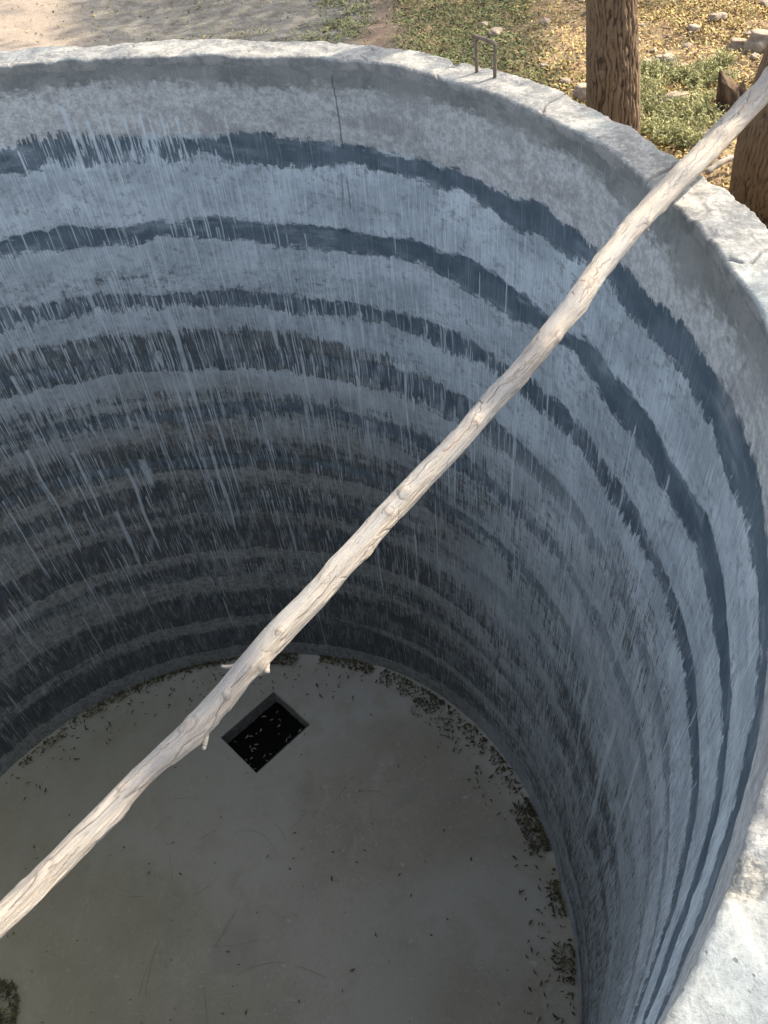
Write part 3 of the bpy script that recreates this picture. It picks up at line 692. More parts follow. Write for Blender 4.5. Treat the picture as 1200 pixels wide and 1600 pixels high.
    line([(897, 447), (905, 452)], .003, .003); line([(880, 467), (886, 463), (884, 470)], .0015, .002)
    line([(838, 556), (826, 566), (815, 573), (808, 580)], .0012, .002); line([(800, 580), (790, 597), (770, 610), (752, 635)], .0011, .002, .8); line([(832, 555), (815, 570), (790, 600)], .001, .002, .5)
    line([(735, 625), (744, 634), (740, 645), (730, 657), (727, 668), (712, 685), (694, 702), (680, 706)], .002, .003); line([(742, 668), (735, 662), (728, 664)], .0028, .004); line([(672, 714), (655, 730), (640, 748), (628, 764)], .0016, .002); line([(700, 715), (699, 725)], .0016, .002)
    line([(624, 764), (612, 774), (616, 782), (628, 781)], .0015, .003, .6); line([(598, 790), (590, 800), (588, 806)], .0022, .003); line([(618, 795), (626, 806), (614, 818), (604, 822), (590, 834)], .0014, .003, .6); line([(565, 865), (575, 850), (590, 838)], .0012, .002)
    line([(566, 870), (550, 895), (530, 900)], .0010, .002, .7); line([(520, 900), (500, 925), (480, 950), (460, 965)], .0010, .002, .8); line([(434, 988), (422, 986), (425, 994)], .0014, .002, .5); line([(470, 1000), (440, 1010), (420, 1030), (410, 1050), (395, 1075)], .0012, .002, .8)
    line([(425, 1014), (410, 1017), (400, 1014)], .0010, .002, .4); line([(386, 1040), (372, 1055), (355, 1075)], .0014, .002); line([(338, 1082), (346, 1092), (354, 1091)], .0014, .002, .5); line([(345, 1090), (338, 1110), (330, 1125), (322, 1140)], .0010, .002, .7)
    line([(315, 1140), (280, 1165), (262, 1188), (240, 1205)], .0010, .002, .6); line([(260, 1195), (235, 1215), (212, 1230), (190, 1246)], .0010, .002, .7); line([(178, 1242), (165, 1255), (140, 1280), (110, 1300), (80, 1325), (55, 1350)], .0012, .002, .9)
    line([(65, 1340), (52, 1355), (46, 1368)], .0014, .002, .5); line([(70, 1352), (85, 1345)], .0010, .002, .7); line([(45, 1370), (25, 1395), (5, 1415)], .0020, .003, .8); line([(130, 1335), (137, 1324), (143, 1327)], .0010, .002, .4); line([(100, 1330), (70, 1362)], .0008, .002, .4)
    line([(1160, 150), (1148, 175), (1130, 195), (1110, 215)], .0022, .003, .8); line([(1190, 140), (1165, 170)], .0014, .002, .7); line([(1142, 182), (1136, 192)], .004, .004, .8); line([(1114, 232), (1114, 248)], .0012, .002)
    for k in range(60):
        s0 = RNG.uniform(0, L[-1]*.9); a0 = RNG.uniform(-.3, 3.4); ln = RNG.uniform(.01, .09); i0 = int(s0/L[-1]*(n-1)); i1 = min(n-1, i0+int(ln/L[-1]*n)); 
        aa = a0
        for i in range(i0, i1):
            aa += RNG.normal(0, .02); j = int(aa/(2*math.pi)*m) % m; crack[i, j] = max(crack[i, j], RNG.uniform(.3, .75))
    Rr = Rr-.0022*crack
    crack = np.clip(crack, 0, 1)
    grey = .35*flake+sstep(.40, .62, fbm(SS*4, np.cos(A)+5, 3, 33))*.6+.5*np.exp(-((SS-sof(890, 475)[0])/.05)**2)
    P = path[:, None, :]+Rr[..., None]*(np.cos(A)[..., None]*side[:, None, :]+np.sin(A)[..., None]*up[:, None, :])
    parts = grid_faces(n, m, True)
    nv = n*m
    V = np.concatenate([P.reshape(-1, 3), [path[0]+T[0]*-.004], [path[-1]+T[-1]*.003]])
    f3 = [np.stack([np.full(m, nv), (np.arange(m)+1) % m, np.arange(m)], -1), np.stack([np.full(m, nv+1), np.arange(m)+(n-1)*m, (np.arange(m)+1) % m+(n-1)*m], -1)]
    uv = np.stack([SS, A*.03, 0*A], -1).reshape(-1, 3); e = np.zeros(2); uv = np.concatenate([uv, np.zeros((2, 3))])
    root = empty('wooden_pole', tuple(path[int(n*.2)])); tag(root, 'long crooked weathered debarked pole laid across the open tank from rim to rim', 'pole')
    mesh_obj('shaft', V, [parts]+f3, MAT_WOOD, root, dict(wood_uv=uv, crack=np.concatenate([crack.ravel(), e]), scar=np.concatenate([np.clip(scar, 0, 1).ravel(), e]), grey=np.concatenate([np.clip(grey, 0, 1).ravel(), e])))
    # broken twig stubs
    def stub(px0, py0, px1, py1, px2, py2, r0, r1, z0=.04, z1=.03):
        a_, b_, c_ = at(px0, py0, z0), at(px1, py1, (z0+z1)/2), at(px2, py2, z1)
        pth = [a_*(1-t)**2+2*t*(1-t)*b_+c_*t*t for t in np.linspace(0, 1, 12)]
        rads = [(r0+(r1-r0)*t)*(1+.15*(random.random()-.5)) for t in np.linspace(0, 1, 12)]
        v, fs = tube(pth, rads, 12)
        k = len(v); z_ = np.zeros(k)
        mesh_obj('twig_stub', v, fs, MAT_WOOD, root, dict(wood_uv=v*1.0, crack=z_, scar=z_, grey=z_))
    stub(998, 334, 1010, 348, 1012, 361, .008, .0018, .034, .022)
    stub(812, 572, 822, 586, 818, 602, .005, .0020, .025, .005)
    stub(384, 1034, 360, 1046, 346, 1040, .0045, .0016, .04, .045)
    stub(412, 1008, 414, 1030, 416, 1052, .0085, .0048, .040, .028)
    stub(398, 1032, 416, 1054, 404, 1052, .006, .003, .02, .01)
    stub(316, 1128, 322, 1150, 318, 1172, .0085, .0024, .036, .024)
    return path
POLE = build_pole()

# ------------------------------------------------------------------ ground
HOLLOWS = [(1050, 62, 26, .06), (1078, 58, 18, .05), (1108, 97, 26, .07), (1140, 100, 24, .06), (1088, 22, 12, .04), (1012, 100, 16, .03), (1055, 118, 14, .04), (868, 96, 12, .03), (940, 90, 10, .02), (1180, 45, 14, .03)]
def build_ground():
    g = np.concatenate([[-300, -120, -50, -25], np.arange(-14, -3, .8), np.arange(-3, 8.6, .045), np.arange(9, 16, .8), [25, 50, 120, 300]])
    X, Y = np.meshgrid(g, g); Rr = np.hypot(X, Y)
    near = sstep(14, 8, Rr)
    Z = GZ+near*((fbm(X*.9, Y*.9, 3, 61)-.5)*.10+(fbm(X*6, Y*6, 3, 62)-.5)*.035+(fbm(X*22, Y*22, 2, 63)-.5)*.014*sstep(9, 6, Rr))-(1-near)*0
    Fc = grid_faces(len(g), len(g)); keep = Rr.ravel()[Fc].min(1) > 2.03
    th = np.degrees(np.arctan2(Y, X)); nz_ = fbm(X*2, Y*2, 3, 64)
    grey = sstep(2.0, 1.3, X+(nz_-.5)*.8)*sstep(-3, -1, X+0*Y)
    sand = sstep(-.35, -.8, X+(nz_-.5)*.6)
    # a light worn track and the brown strip
    grey = np.clip(grey, 0, 1)
    for px, py, rp, dp in HOLLOWS:
        q = at(px, py, GZ); r = rp*3.9/FPX; hq = np.exp(-(np.hypot(X-q[0], Y-q[1])/r)**4); Z = Z-dp*hq; grey = grey*(1-hq)
    track = np.exp(-(((X-.09*(Y-4)-1.53)+(nz_-.5)*.15)/.10)**2)*sstep(2.2, 3, Y)
    mesh_obj('ground', np.stack([X, Y, Z], -1).reshape(-1, 3), Fc[keep], MAT_GROUND, None, dict(grey=grey.ravel(), sand=sand.ravel(), track=track.ravel()))
    gz = lambda x, y: GZ+((fbm(x*.9, y*.9, 3, 61)-.5)*.10+(fbm(x*6, y*6, 3, 62)-.5)*.035+(fbm(x*22, y*22, 2, 63)-.5)*.014)
    tag(bpy.data.objects['ground'], kind='structure')
    return gz
gz = build_ground()

# leaf scatter: bent two-quad leaves, positions and sizes from arrays
def leaves(name, P, size, mat, flat=.35, wid=.38, rnd=None, par=None, curl=.25, nrm=None):
    n = len(P); yaw = RNG.uniform(0, 2*math.pi, n); tilt = RNG.normal(0, flat, n); roll = RNG.normal(0, flat, n)
    d = np.stack([np.cos(yaw)*np.cos(tilt), np.sin(yaw)*np.cos(tilt), np.sin(tilt)], -1)
    sd_ = np.stack([-np.sin(yaw)*np.cos(roll), np.cos(yaw)*np.cos(roll), np.sin(roll)], -1)
    up = np.cross(d, sd_); L = (size*RNG.uniform(.6, 1.3, n))[:, None]; Wd = L*wid*RNG.uniform(.7, 1.2, n)[:, None]; cu = L*curl*RNG.uniform(-.4, 1, n)[:, None]
    side = RNG.uniform(-.3, .3, n)[:, None]*L
    v = np.stack([P-d*L/2, P-sd_*Wd/2+up*cu*.6+sd_*side*.5, P+sd_*Wd/2+up*cu*.6+sd_*side*.5, P+d*L/2+sd_*side*0], 1)
    v[:, 0] += 0; V = v.reshape(-1, 3)
    b = np.arange(n)[:, None]*4; Fc = np.concatenate([b+np.array([[0, 1, 2]]), b+np.array([[1, 3, 2]])])
    r = RNG.uniform(0, 1, n) if rnd is None else rnd
    return mesh_obj(name, V, Fc, mat, par, dict(rnd=np.repeat(r, 4)), smooth=False)

def scatter_litter():
    n = 700000
    X = RNG.uniform(-1.6, 6.5, n); Y = RNG.uniform(-.5, 8.0, n); Rr = np.hypot(X, Y)
    cl = fbm(X*3.2, Y*3.2, 4, 81); edge = X-.09*(Y-4)
    dens = .02+.12*sstep(.56, .7, cl)*sstep(-1, 1, X)+sstep(1.0, 1.9, edge+(cl-.5)*1.2)
    strip = np.exp(-((edge-1.53)/.11)**2); dens = dens*(1-.93*strip)
    dens = dens+.55*np.exp(-((edge-1.27)/.16)**2)*sstep(.4, .6, cl)
    sunny = sstep(2.1, 2.5, X+(.45*(4-Y))*.0)           # thinner and sunlit-yellow cover on the right
    dens = dens*(1-.72*sunny*sstep(.44, .56, fbm(X*2.1, Y*2.1, 4, 82)))
    for px, py, rp, dp in HOLLOWS:
        q = at(px, py, GZ); r = rp*3.9/FPX; dens = dens*(1-.85*np.exp(-(np.hypot(X-q[0], Y-q[1])/r)**4))
    k = (RNG.random(n) < dens) & (Rr > 2.25); X, Y = X[k], Y[k]
    # distance thinning
    k = RNG.random(len(X)) < np.clip(1.25-np.hypot(X-2, Y-2)/7, .25, 1); X, Y = X[k], Y[k]
    Z = gz(X, Y)+RNG.uniform(.002, .016, len(X))
    yel = sstep(.25, .75, sstep(2.05, 2.6, X+.15*(Y-3)*-1)*.8+RNG.normal(0, .18, len(X)))  # sunlit yellow litter to the right, shade-coloured olive to the left
    P = np.stack([X, Y, Z], -1); g = RNG.random(len(X)) > yel
    a = leaves('shaded_leaf_litter', P[g], .027, MAT_LITTER_SHADE, .45, .34); tag(a, kind='stuff')
    b = leaves('sunlit_leaf_litter', P[~g], .027, MAT_LITTER, .5, .36); tag(b, kind='stuff')
scatter_litter()

# small clods among the litter: uncountable
def rock_mesh(r, sq=(1, 1, .7), seed=0, lv=3, rough=.25):
    import bmesh
    bm = bmesh.new(); bmesh.ops.create_icosphere(bm, subdivisions=lv, radius=1.0)
    for v in bm.verts:
        c = v.co.normalized(); n1 = mnoise.noise(c*1.3+Vector((seed*3.1, 7, seed))); n2 = mnoise.noise(c*3.1+Vector((seed, 1, 9))); n3 = mnoise.noise(c*8+Vector((3, seed, 2)))
        k = 1+rough*1.3*n1+rough*.6*n2+rough*.18*n3
        q = c*k; q = Vector((max(-.86, min(.86, q.x)), max(-.84, min(.88, q.y)), max(-.8, min(.8, q.z))))
        v.co = Vector((q.x*r*sq[0], q.y*r*sq[1], q.z*r*sq[2]))
    V = np.array([v.co[:] for v in bm.verts]); Fc = np.array([[v.index for v in f.verts] for f in bm.faces]); bm.free()
    return V, Fc
def clods():
    pr = []
    base = [rock_mesh(1, (1, .9, .7), s, 1, .4) for s in range(6)]
    n = 900
    X = RNG.uniform(1.9, 5.5, n); Y = RNG.uniform(.8, 6.5, n); cl = fbm(X*2.1, Y*2.1, 4, 82)
    for x, y, c in zip(X, Y, cl):
        if np.hypot(x, y) < 2.3 or x < 2.5 or RNG.random() > sstep(.42, .6, c)*.9+.08: continue
        r = float(min(.045, RNG.exponential(.011)+.005)); V, Fc = base[RNG.integers(6)]
        a = RNG.uniform(0, 6.28); Rm = np.array([[math.cos(a), -math.sin(a), 0], [math.sin(a), math.cos(a), 0], [0, 0, 1]])
        pr.append((V@Rm.T*r+np.array([x, y, float(gz(x, y))+r*.25]), [Fc]))
    V, Fs = merge(pr); o = mesh_obj('earth_clods', V, Fs, MAT_STONE, None, smooth=False); tag(o, kind='stuff')
clods()

# stones one can point to: px, py, radius px, squash, label
STONES = [
 (1151, 68, 14, (1, 1, .95), 'round pale stone just left of the big rock at the right edge', 1),
 (1192, 72, 27, (1, .9, .85), 'largest angular brown rock at the right edge above the leaning trunk', 2),
 (1045, 93, 15, (1.05, .8, .8), 'squat tan stone beside the upright narrow stone above the bush', 3),
 (1066, 106, 12, (.55, .8, 1.2), 'narrow upright stone with a bright edge above the green bush', 4),
 (1056, 146, 24, (1.15, .5, .32), 'flat pinkish stone slab lying in the middle of the green bush', 5),
 (911, 143, 16, (.9, .9, .95), 'tan stone against the left foot of the straight tree trunk', 6),
 (882, 126, 9, (1.1, .9, .7), 'small brown stone left of the straight trunk, close to the rim', 7),
 (774, 48, 14, (1.1, .75, .6), 'angular grey stone alone in the shaded litter behind the iron loop', 8),
 (756, 32, 7, (1, .9, .7), 'small grey stone above the lone angular stone in the shaded litter', 9),
 (1014, 92, 9, (1, 1, .8), 'small dark stone nearest the straight trunk in the row above the bush', 10),
 (1030, 86, 9, (1, 1, .8), 'small dark stone second in the row above the bush', 11),
 (995, 53, 8, (1, 1, .8), 'dark stone touching the right side of the straight trunk', 12),
 (1122, 22, 13, (1.2, .8, .6), 'reddish clod of earth high in the sunlit litter', 13),
 (1085, 38, 10, (1.3, .8, .6), 'tan clod beside the dark hollow in the sunlit litter', 14),
 (850, 103, 7, (1, .9, .6), 'small stone in the sunlit litter between the iron loop and the trunk', 15),
 (1178, 92, 8, (1, .9, .7), 'small stone in the shadow under the big right-hand rock', 16),
]
for px, py, rp, sq, lab, sd0 in STONES:
    P = at(px, py, GZ+.02); dep = np.dot(P-CAM, F3); r = rp*dep/FPX
    V, Fc = rock_mesh(r, sq, sd0, 4, .28)
    a = sd0*1.7 if sd0 not in (4, 5) else 0
    Rm = np.array([[math.cos(a), -math.sin(a), 0], [math.sin(a), math.cos(a), 0], [0, 0, 1]])
    o = mesh_obj('stone', V@Rm.T, Fc, MAT_STONE); o.location = (P[0], P[1], float(gz(P[0], P[1]))+r*sq[2]*.45)
    tag(o, lab, 'stone', 'stones lying on the ground beyond the rim')
# pale stick beside the leaning trunk
a_ = at(1104, 270, GZ+.03); b_ = at(1152, 245, GZ+.05)
pth = [a_+(b_-a_)*t+np.array([0, 0, .012*math.sin(t*3)]) for t in np.linspace(0, 1, 14)]
v, fs = tube(pth, [.013*(1-.3*abs(t-.4))*(1+.1*math.sin(t*19)) for t in np.linspace(0, 1, 14)], 12); z_ = np.zeros(len(v))
tag(mesh_obj('stick', v, fs, MAT_WOOD, None, dict(wood_uv=v, crack=z_, scar=z_, grey=z_)), 'short bleached stick on the litter left of the leaning trunk', 'stick')
# broken stump behind the pole
def stump():
    base = at(1146, 172, GZ); n, m = 40, 48; H = .13; r0 = .062
    a = np.arange(m)/m*2*math.pi; t = np.linspace(-.25, 1, n); A, Tt = np.meshgrid(a, t)
    top = .72+.42*vnoise(np.cos(A)*1.5+4, np.sin(A)*1.5+4, 3)+.18*np.cos(A-2.4)
    Zz = np.where(Tt > 0, Tt*top, Tt)*H
    ridge = vnoise(A*9/3.14, Tt*3, 5)
    r = r0*(1.25-.35*np.clip(Tt, 0, 1))*(1+.22*(vnoise(np.cos(A)*2+3, np.sin(A)*2+3, 8)-.5)*2)+.010*(ridge-.5)
    V = np.stack([base[0]+r*np.cos(A)-.25*Zz, base[1]+r*np.sin(A)*.7+.1*Zz, GZ+Zz], -1).reshape(-1, 3)
    cap = np.array([[base[0]-.25*H*.55, base[1], GZ+H*.50]]); nv = len(V)
    f3 = np.stack([np.arange(m)+(n-1)*m, (np.arange(m)+1) % m+(n-1)*m, np.full(m, nv)], -1)
    o = mesh_obj('tree_stump', np.concatenate([V, cap]), [grid_faces(n, m, True), f3], MAT_BARK, None,
                 dict(bark_uv=np.concatenate([np.stack([A*.06, Zz, 0*A], -1).reshape(-1, 3), [[0, 0, 0]]]), ridge=np.concatenate([ridge.ravel()*.6, [.2]])))
    tag(o, 'jagged dark brown broken stump beyond the pole beside the green bush', 'stump')
stump()

# low grey-green bush behind the rim
def bush():
    spots = [(1015, 130, 28), (1040, 115, 22), (1005, 170, 25), (1030, 190, 30), (1055, 215, 25), (1075, 185, 34), (1100, 160, 34), (1120, 130, 26), (1085, 130, 22), (1050, 170, 22), (1110, 200, 26), (1010, 110, 15), (1128, 108, 14), (1070, 225, 22), (1020, 150, 26), (1065, 120, 22), (1045, 205, 24), (1090, 180, 26), (1100, 115, 14), (1038, 222, 14), (1015, 205, 16)]
    root_p = at(1065, 180, GZ); root = empty('low_bush', tuple(root_p)); tag(root, 'low feathery grey green bush between the straight trunk and the pole', 'bush')
    P = []; stems = []
    for px, py, rp in spots:
        c = at(px, py, GZ); r = rp*3.4/FPX
        for k in range(48):
            a = RNG.uniform(0, 6.28); q = r*math.sqrt(RNG.random()); x, y = c[0]+q*math.cos(a), c[1]+q*math.sin(a)
            if math.hypot(x, y) < 2.2: continue
            g0 = float(gz(x, y)); h = RNG.uniform(.03, .10)*(1.1-q/r*.4); lean = RNG.normal(0, .03, 2)
            base = np.array([x, y, g0-.005]); tip = base+np.array([lean[0], lean[1], h])
            stems.append(tube([base, (base+tip)/2+np.array([.004, 0, 0]), tip], [.0016, .0013, .0006], 4))
            for t in np.linspace(.25, 1, 13):
                P.append(base+(tip-base)*t+RNG.normal(0, .006, 3))
    P = np.array(P)
    leaves('foliage', P, .021, MAT_BUSH, .7, .30, par=root)
    V, Fs = merge(stems); mesh_obj('stems', V, Fs, MAT_TWIG, root)
bush()

# ------------------------------------------------------------------ trees
def bark_tube(path, rads, nseg, m, flare=0.0, seed=0, deep=.012):
    path = np.asarray(path); k = len(path); d = np.concatenate([[0], np.cumsum(np.linalg.norm(np.diff(path, axis=0), axis=1))])
    s = np.linspace(0, d[-1], nseg); P = np.stack([np.interp(s, d, path[:, i]) for i in range(3)], -1)
    kk = max(3, nseg//12)*2+1; ker = np.hanning(kk+2)[1:-1]; ker /= ker.sum()
    P = np.stack([np.convolve(np.pad(P[:, i], kk//2, 'reflect', reflect_type='odd'), ker, 'valid') for i in range(3)], -1)
    rr = np.interp(s, d, rads); T = np.gradient(P, axis=0); T /= np.linalg.norm(T, axis=1)[:, None]
    N = np.cross(T, [0.3, 1, 0.1]); N /= np.linalg.norm(N, axis=1)[:, None]; B = np.cross(T, N)
    a = np.arange(m)/m*2*math.pi; A, S = np.meshgrid(a, s); U = A*rads[0]
    # periodic ridges: warp angular noise through cos/sin
    wx = S*2.2+vnoise(S*7+seed, A*0, 4)*.3
    nr = max(8, round(rads[0]*330))
    ang = A/(2*math.pi)*nr+ 1.0*np.sin(A+seed)*vnoise(S*3, S*0+seed, 7)+1.3*(vnoise(S*11+np.sin(A)*3, np.cos(A)*4+5, 11)-.5)+.9*(vnoise(S*26, np.sin(A)*9+np.cos(A)*7+5, 12)-.5)
    rid = np.abs(((ang+seed) % 1)-.5)*2; rid = 1-rid**2.2
    brk = vnoise(S*24+np.floor(ang)*7.3, np.floor(ang)*1.0, 13)
    rid = rid*(.35+.65*sstep(.10, .25, brk))
    rid = np.clip(rid*.8+.35*(vnoise(S*60, A*20/3.1, 15)-.3), 0, 1)
    lump = (vnoise(np.cos(A)*1.6+S*2+9, np.sin(A)*1.6+9, 16)-.5)*.14
    R = rr[:, None]*(1+lump)+flare*np.exp(-S/.12)[:]*(1+.5*np.cos(3*A+seed))*rads[0]+deep*(rid-.5)
    V = P[:, None, :]+R[..., None]*(np.cos(A)[..., None]*N[:, None]+np.sin(A)[..., None]*B[:, None])
    return V.reshape(-1, 3), grid_faces(nseg, m, True), np.stack([U, S, 0*S], -1).reshape(-1, 3), rid.ravel()

def ray_pt(px, py, t): return CAM+t*ray(px, py)

# where sunlight gets through the leaves, as it falls on the level of the rim:
def lit_field(X, Y):
    """1 where the photograph shows direct sun at rim level, 0 in the shade"""
    lit = np.zeros(X.shape)
    # pole: sunny but for a few gaps
    pts = POLE[:, :2]; A0, B0 = pts[120], pts[-400]; dv = (B0-A0); Ln = np.linalg.norm(dv); dv = dv/Ln
    s = (X-A0[0])*dv[0]+(Y-A0[1])*dv[1]; q = np.abs((X-A0[0])*-dv[1]+(Y-A0[1])*dv[0]); t = s/Ln
    pole = sstep(.13, .09, q)*sstep(-.05, .02, t)
    gap = np.zeros(X.shape)
    for c, w_, am in [(.03, .05, .8), (.20, .025, .8), (.12, .02, .4), (.46, .05, .55), (.57, .03, .45), (.88, .010, .7), (.955, .012, .7)]:
        gap = np.maximum(gap, am*np.exp(-((t-c-(q*.4))/w_)**2))
    lit = np.maximum(lit, pole*(1-gap))
    # spots on the rim (picture position, radius px)
    for px, py, rx, ry, am in [(250, 74, 60, 8, .9), (330, 78, 50, 7, .8), (430, 77, 45, 7, .95), (500, 78, 30, 8, .8), (560, 82, 14, 7, .6), (640, 98, 45, 7, .75), (700, 112, 20, 8, .5), (60, 86, 50, 6, .5), (150, 82, 25, 5, .7), (800, 138, 36, 6, .85), (840, 150, 20, 8, .6), (905, 190, 32, 11, .95), (950, 222, 26, 12, .9), (985, 240, 16, 8, .6), (1057, 262, 10, 6, .7), (1120, 330, 26, 13, .9), (1155, 380, 24, 20, .9), (1175, 420, 20, 25, .9), (1090, 300, 10, 5, .6),
                               (1190, 1280, 25, 60, 1), (1185, 1370, 30, 50, 1), (1180, 1440, 30, 35, 1), (1160, 1400, 24, 20, 1), (1195, 1500, 12, 30, .6), (1100, 1560, 18, 30, .35)]:
        P = at(px, py, 0); dx = at(px+rx, py, 0)-P; dy = at(px, py+ry, 0)-P
        M2 = np.array([[dx[0], dy[0]], [dx[1], dy[1]]]); Mi = np.linalg.inv(M2)
        a = Mi[0, 0]*(X-P[0])+Mi[0, 1]*(Y-P[1]); b = Mi[1, 0]*(X-P[0])+Mi[1, 1]*(Y-P[1])
        lit = np.maximum(lit, am*sstep(1.25, .7, np.hypot(a, b)))
    # ground: its sunlight crosses the rim level k*(0.6) further towards the sun
    k = -GZ/math.tan(R_(SUN_EL)); gx, gy = X-k*math.cos(R_(SUN_AZ)), Y-k*math.sin(R_(SUN_AZ))
    outside = sstep(2.5, 2.7, np.hypot(X, Y))
    nn = fbm(gx*2.2, gy*2.2, 3, 95)
    v = gx-2.42+.42*(gy-2.9)*-.0
    def side(P, Q): return ((gx-P[0])*(Q[1]-P[1])-(gy-P[1])*(Q[0]-P[0]))/math.hypot(Q[0]-P[0], Q[1]-P[1])
    pa_, pb_, pc_ = at(765, 118), at(890, 42), at(1050, -4)
    right = sstep(-.06, .10, np.minimum(side(pa_, pb_), side(pb_, pc_))+(nn-.5)*.35)*sstep(5.5, 5.0, gy)*(1-.7*sstep(.66, .74, fbm(gx*3.4, gy*3.4, 2, 99)))
    right_ = sstep(2.18, 2.36, gx-.10*(gy-3)+(nn-.5)*.5)*sstep(6.5, 5.6, gy)
    band = .85*sstep(.12, .06, np.abs((gx-2.95)-.2*(gy-4.6)))*sstep(4.3, 4.5, gy)*0
    far_left = sstep(-.52, -.72, gx+(nn-.5)*.3)*sstep(.30, .46, vnoise((gx*.25+gy)*5.0, gx*.6, 96))*(gy > 3)
    lit = np.maximum(lit, .6*sstep(1.88, 1.80, np.hypot(X, Y))*sstep(.30, .55, fbm(X*1.7, Y*1.7, 3, 97))*(q > .16))
    lit = np.maximum(lit*(1-outside), outside*np.maximum(right, far_left))
    return lit

TREES = [
 dict(label='straight furrowed trunk standing just behind the far rim', base=at(957, 222, GZ), pts=[ray_pt(957, 120, 3.42), ray_pt(957, 0, 3.24)], r=(.112, .108, .097), top=(1.9, 1.9, 2.6), seed=1, flare=.25),
 dict(label='thick leaning trunk at the right edge behind the pole', base=at(1228, 345, GZ-.02), pts=[ray_pt(1236, 215, 2.62), ray_pt(1290, 60, 2.42)], r=(.205, .165, .150), top=(3.2, .9, 2.4), seed=2, flare=.30),
 dict(label='shade tree outside the picture beyond the litter', base=np.array([6.6, 7.4, GZ]), pts=[np.array([6.6, 7.3, .6])], r=(.26, .2), top=(6.4, 7.2, 2.6), seed=3, flare=.4),
]
def build_trees():
    n = 88000
    # targets at rim level
    X = np.concatenate([RNG.uniform(-2.7, 3.4, n), RNG.uniform(-3.5, 7.2, n)]); Y = np.concatenate([RNG.uniform(-2.7, 2.9, n), RNG.uniform(2.4, 9.5, n)])
    lit = lit_field(X, Y); big = np.arange(2*n) >= n
    tank_zone = (np.hypot(X, Y) < 2.75)
    ok = np.where(big, ~tank_zone, tank_zone) & (RNG.random(2*n) > lit*1.02)
    holes = fbm(X*5.5, Y*5.5, 3, 44); ok &= ~((holes > .62) & (RNG.random(2*n) < .6))
    X, Y, big = X[ok], Y[ok], big[ok]
    Zt = np.where(big, RNG.uniform(3.2, 6.4, len(X)), 2.9+2.6*vnoise(X*1.3, Y*1.3, 45)+RNG.uniform(-.5, .5, len(X)))
    P = np.stack([X, Y, 0*X], -1)+S3[None, :]*(Zt/S3[2])[:, None]
    print('leaf cards', len(P))
    which = np.where(big & (Y > 4.2), 2, np.where(P[:, 1] > P[:, 0]*.55+.6, 0, 1))
    for ti, t in enumerate(TREES):
        root = empty('tree', tuple(t['base'])); tag(root, t['label'], 'tree', 'trees growing beyond the tank')
        path = [t['base']-np.array([0, 0, .12]), t['base']]+t['pts']+[np.array(t['top'])]
        rads = [t['r'][0]]+list(t['r'])+[t['r'][-1]*.8]
        V, Fc, uv, rid = bark_tube(path, rads, 420 if ti < 2 else 120, 200 if ti < 2 else 90, t['flare'], t['seed'], .010 if ti < 2 else .02)
        mesh_obj('trunk', V, Fc, MAT_BARK, root, dict(bark_uv=uv, ridge=rid))
        Q = P[which == ti]; sz = np.where(big[which == ti], .085, .052)
        leaves('crown', Q, sz, MAT_LEAF, .8, .5, par=root)
        # limbs reach into the crown
        c = Q[RNG.choice(len(Q), 9, replace=False)]; top = np.array(t['top'])
        for q in c:
            mid = (top+q)/2+np.array([0, 0, .35]); pth = [top-(0, 0, .05)]+[top*(1-u)**2+2*u*(1-u)*mid+q*u*u for u in (.3, .6, .85, 1)]
            V, Fc, uv, rid = bark_tube(pth, [t['r'][-1]*.6, t['r'][-1]*.45, t['r'][-1]*.3, .02, .01], 40, 16, 0, ti, .004)
            mesh_obj('limb', V, Fc, MAT_BARK, root, dict(bark_uv=uv, ridge=rid))
build_trees()

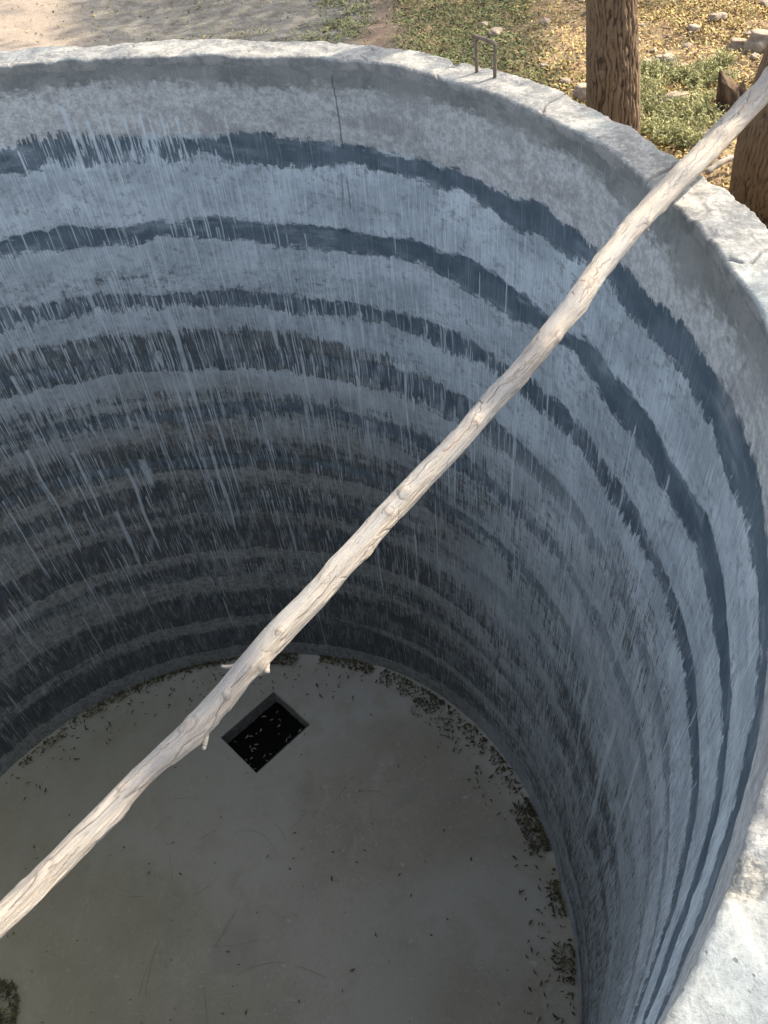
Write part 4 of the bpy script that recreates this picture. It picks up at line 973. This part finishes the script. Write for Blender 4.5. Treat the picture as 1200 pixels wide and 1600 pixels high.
# ------------------------------------------------------------------ litter inside the tank
def tank_litter():
    P = []; S = []
    def drift(th0, th1, r0, r1, n, size=.036, h=.02):
        for k in range(n):
            th = R_(RNG.uniform(th0, th1)); q = RNG.random()**1.6; r = r1-(r1-r0)*q
            rr = min(r*RAD, float(r_in(math.degrees(th), -DEPTH))-.02)
            P.append((rr*math.cos(th), rr*math.sin(th), -DEPTH+.035+h*(1-q)*RNG.random())); S.append(size*RNG.uniform(.6, 1.2))
    drift(77, 88, .935, .985, 260); drift(60, 72, .96, 1.0, 210, h=.01); drift(43, 58, .94, 1.0, 230, h=.015); drift(38, 48, .90, 1.0, 110)
    drift(8, 18, .93, .995, 330, h=.03); drift(20, 38, .955, 1.0, 170, h=.015); drift(-3, 3, .945, .985, 110); drift(-13, -7, .93, .99, 90)
    drift(-20, 40, .86, .99, 170, h=.005); drift(90, 140, .955, .99, 330, h=.005); drift(95, 122, .96, .985, 150); drift(60, 145, .82, .98, 190, h=.0)
    c = at(-8, 1588, -DEPTH)
    for k in range(420):
        a = RNG.uniform(0, 6.28); q = .14*math.sqrt(RNG.random()); P.append((c[0]+q*math.cos(a), c[1]+q*1.3*math.sin(a), -DEPTH+.02+.10*(1-q/.14)*RNG.random())); S.append(.04)
    for k in range(230):
        a = RNG.uniform(0, 6.28); r = 1.85*math.sqrt(RNG.random()); x, y = r*math.cos(a), r*math.sin(a)
        l = np.array([x, y])-hcen
        if abs(l@ex) < HX+.03 and abs(l@ey) < HY+.03: continue
        P.append((x, y, -DEPTH+.015)); S.append(RNG.uniform(.015, .036))
    P = np.array(P); 
    o = leaves('fallen_leaves', P, np.array(S), MAT_FLITTER, .28, .30); tag(o, kind='stuff')
    # pale leaves afloat in the sump
    Q = []
    for k in range(34): Q.append(hole_pt(RNG.uniform(-.9, .9)*HX, RNG.uniform(-.9, .9)*HY, WZ+.004))
    o = leaves('floating_leaves', np.array(Q), .035, MAT_PALE, .15, .28, curl=.1); tag(o, kind='stuff')
    # thin roots and straws
    pr = []
    def straw(px, py, L, ang, bend, r=.0007):
        c = at(px, py, -DEPTH); p = []; a = ang; q = np.array([c[0], c[1], -DEPTH+.014])
        for i in range(14):
            p.append(q.copy()); q = q+np.array([math.cos(a), math.sin(a), 0])*L/13; q[2] = -DEPTH+.014+.004*math.sin(i); a += bend/13+RNG.normal(0, .06)
        pr.append(tube(p, [r]*14, 5))
    for px, py, L, an, b in [(365, 1305, .35, .4, -1.6), (432, 1290, .15, -.9, -.6), (450, 1300, .18, .5, .2), (335, 1480, .26, -.1, .2), (335, 1480, .22, .9, .3), (340, 1482, .2, 1.2, -.2), (370, 1525, .28, .5, -.7), (265, 1335, .18, -1.3, -.5), (240, 1300, .14, .9, -.4), (270, 1250, .16, 0, -.5), (310, 1315, .13, .6, -.5), (250, 1470, .3, -1.9, .1), (240, 1500, .2, -1.8, .2), (460, 1510, .2, -.2, .1), (130, 1430, .16, 1.1, .2), (560, 1240, .2, .3, -1.2), (320, 1545, .3, -1.4, .3), (520, 1258, .16, .8, .6), (300, 1400, .12, .3, .5), (190, 1400, .15, -.4, .5)]:
        straw(px, py, L, an, b)
    V, Fs = merge(pr); o = mesh_obj('straw_bits', V, Fs, MAT_TWIG); tag(o, kind='stuff')
tank_litter()
print('done')
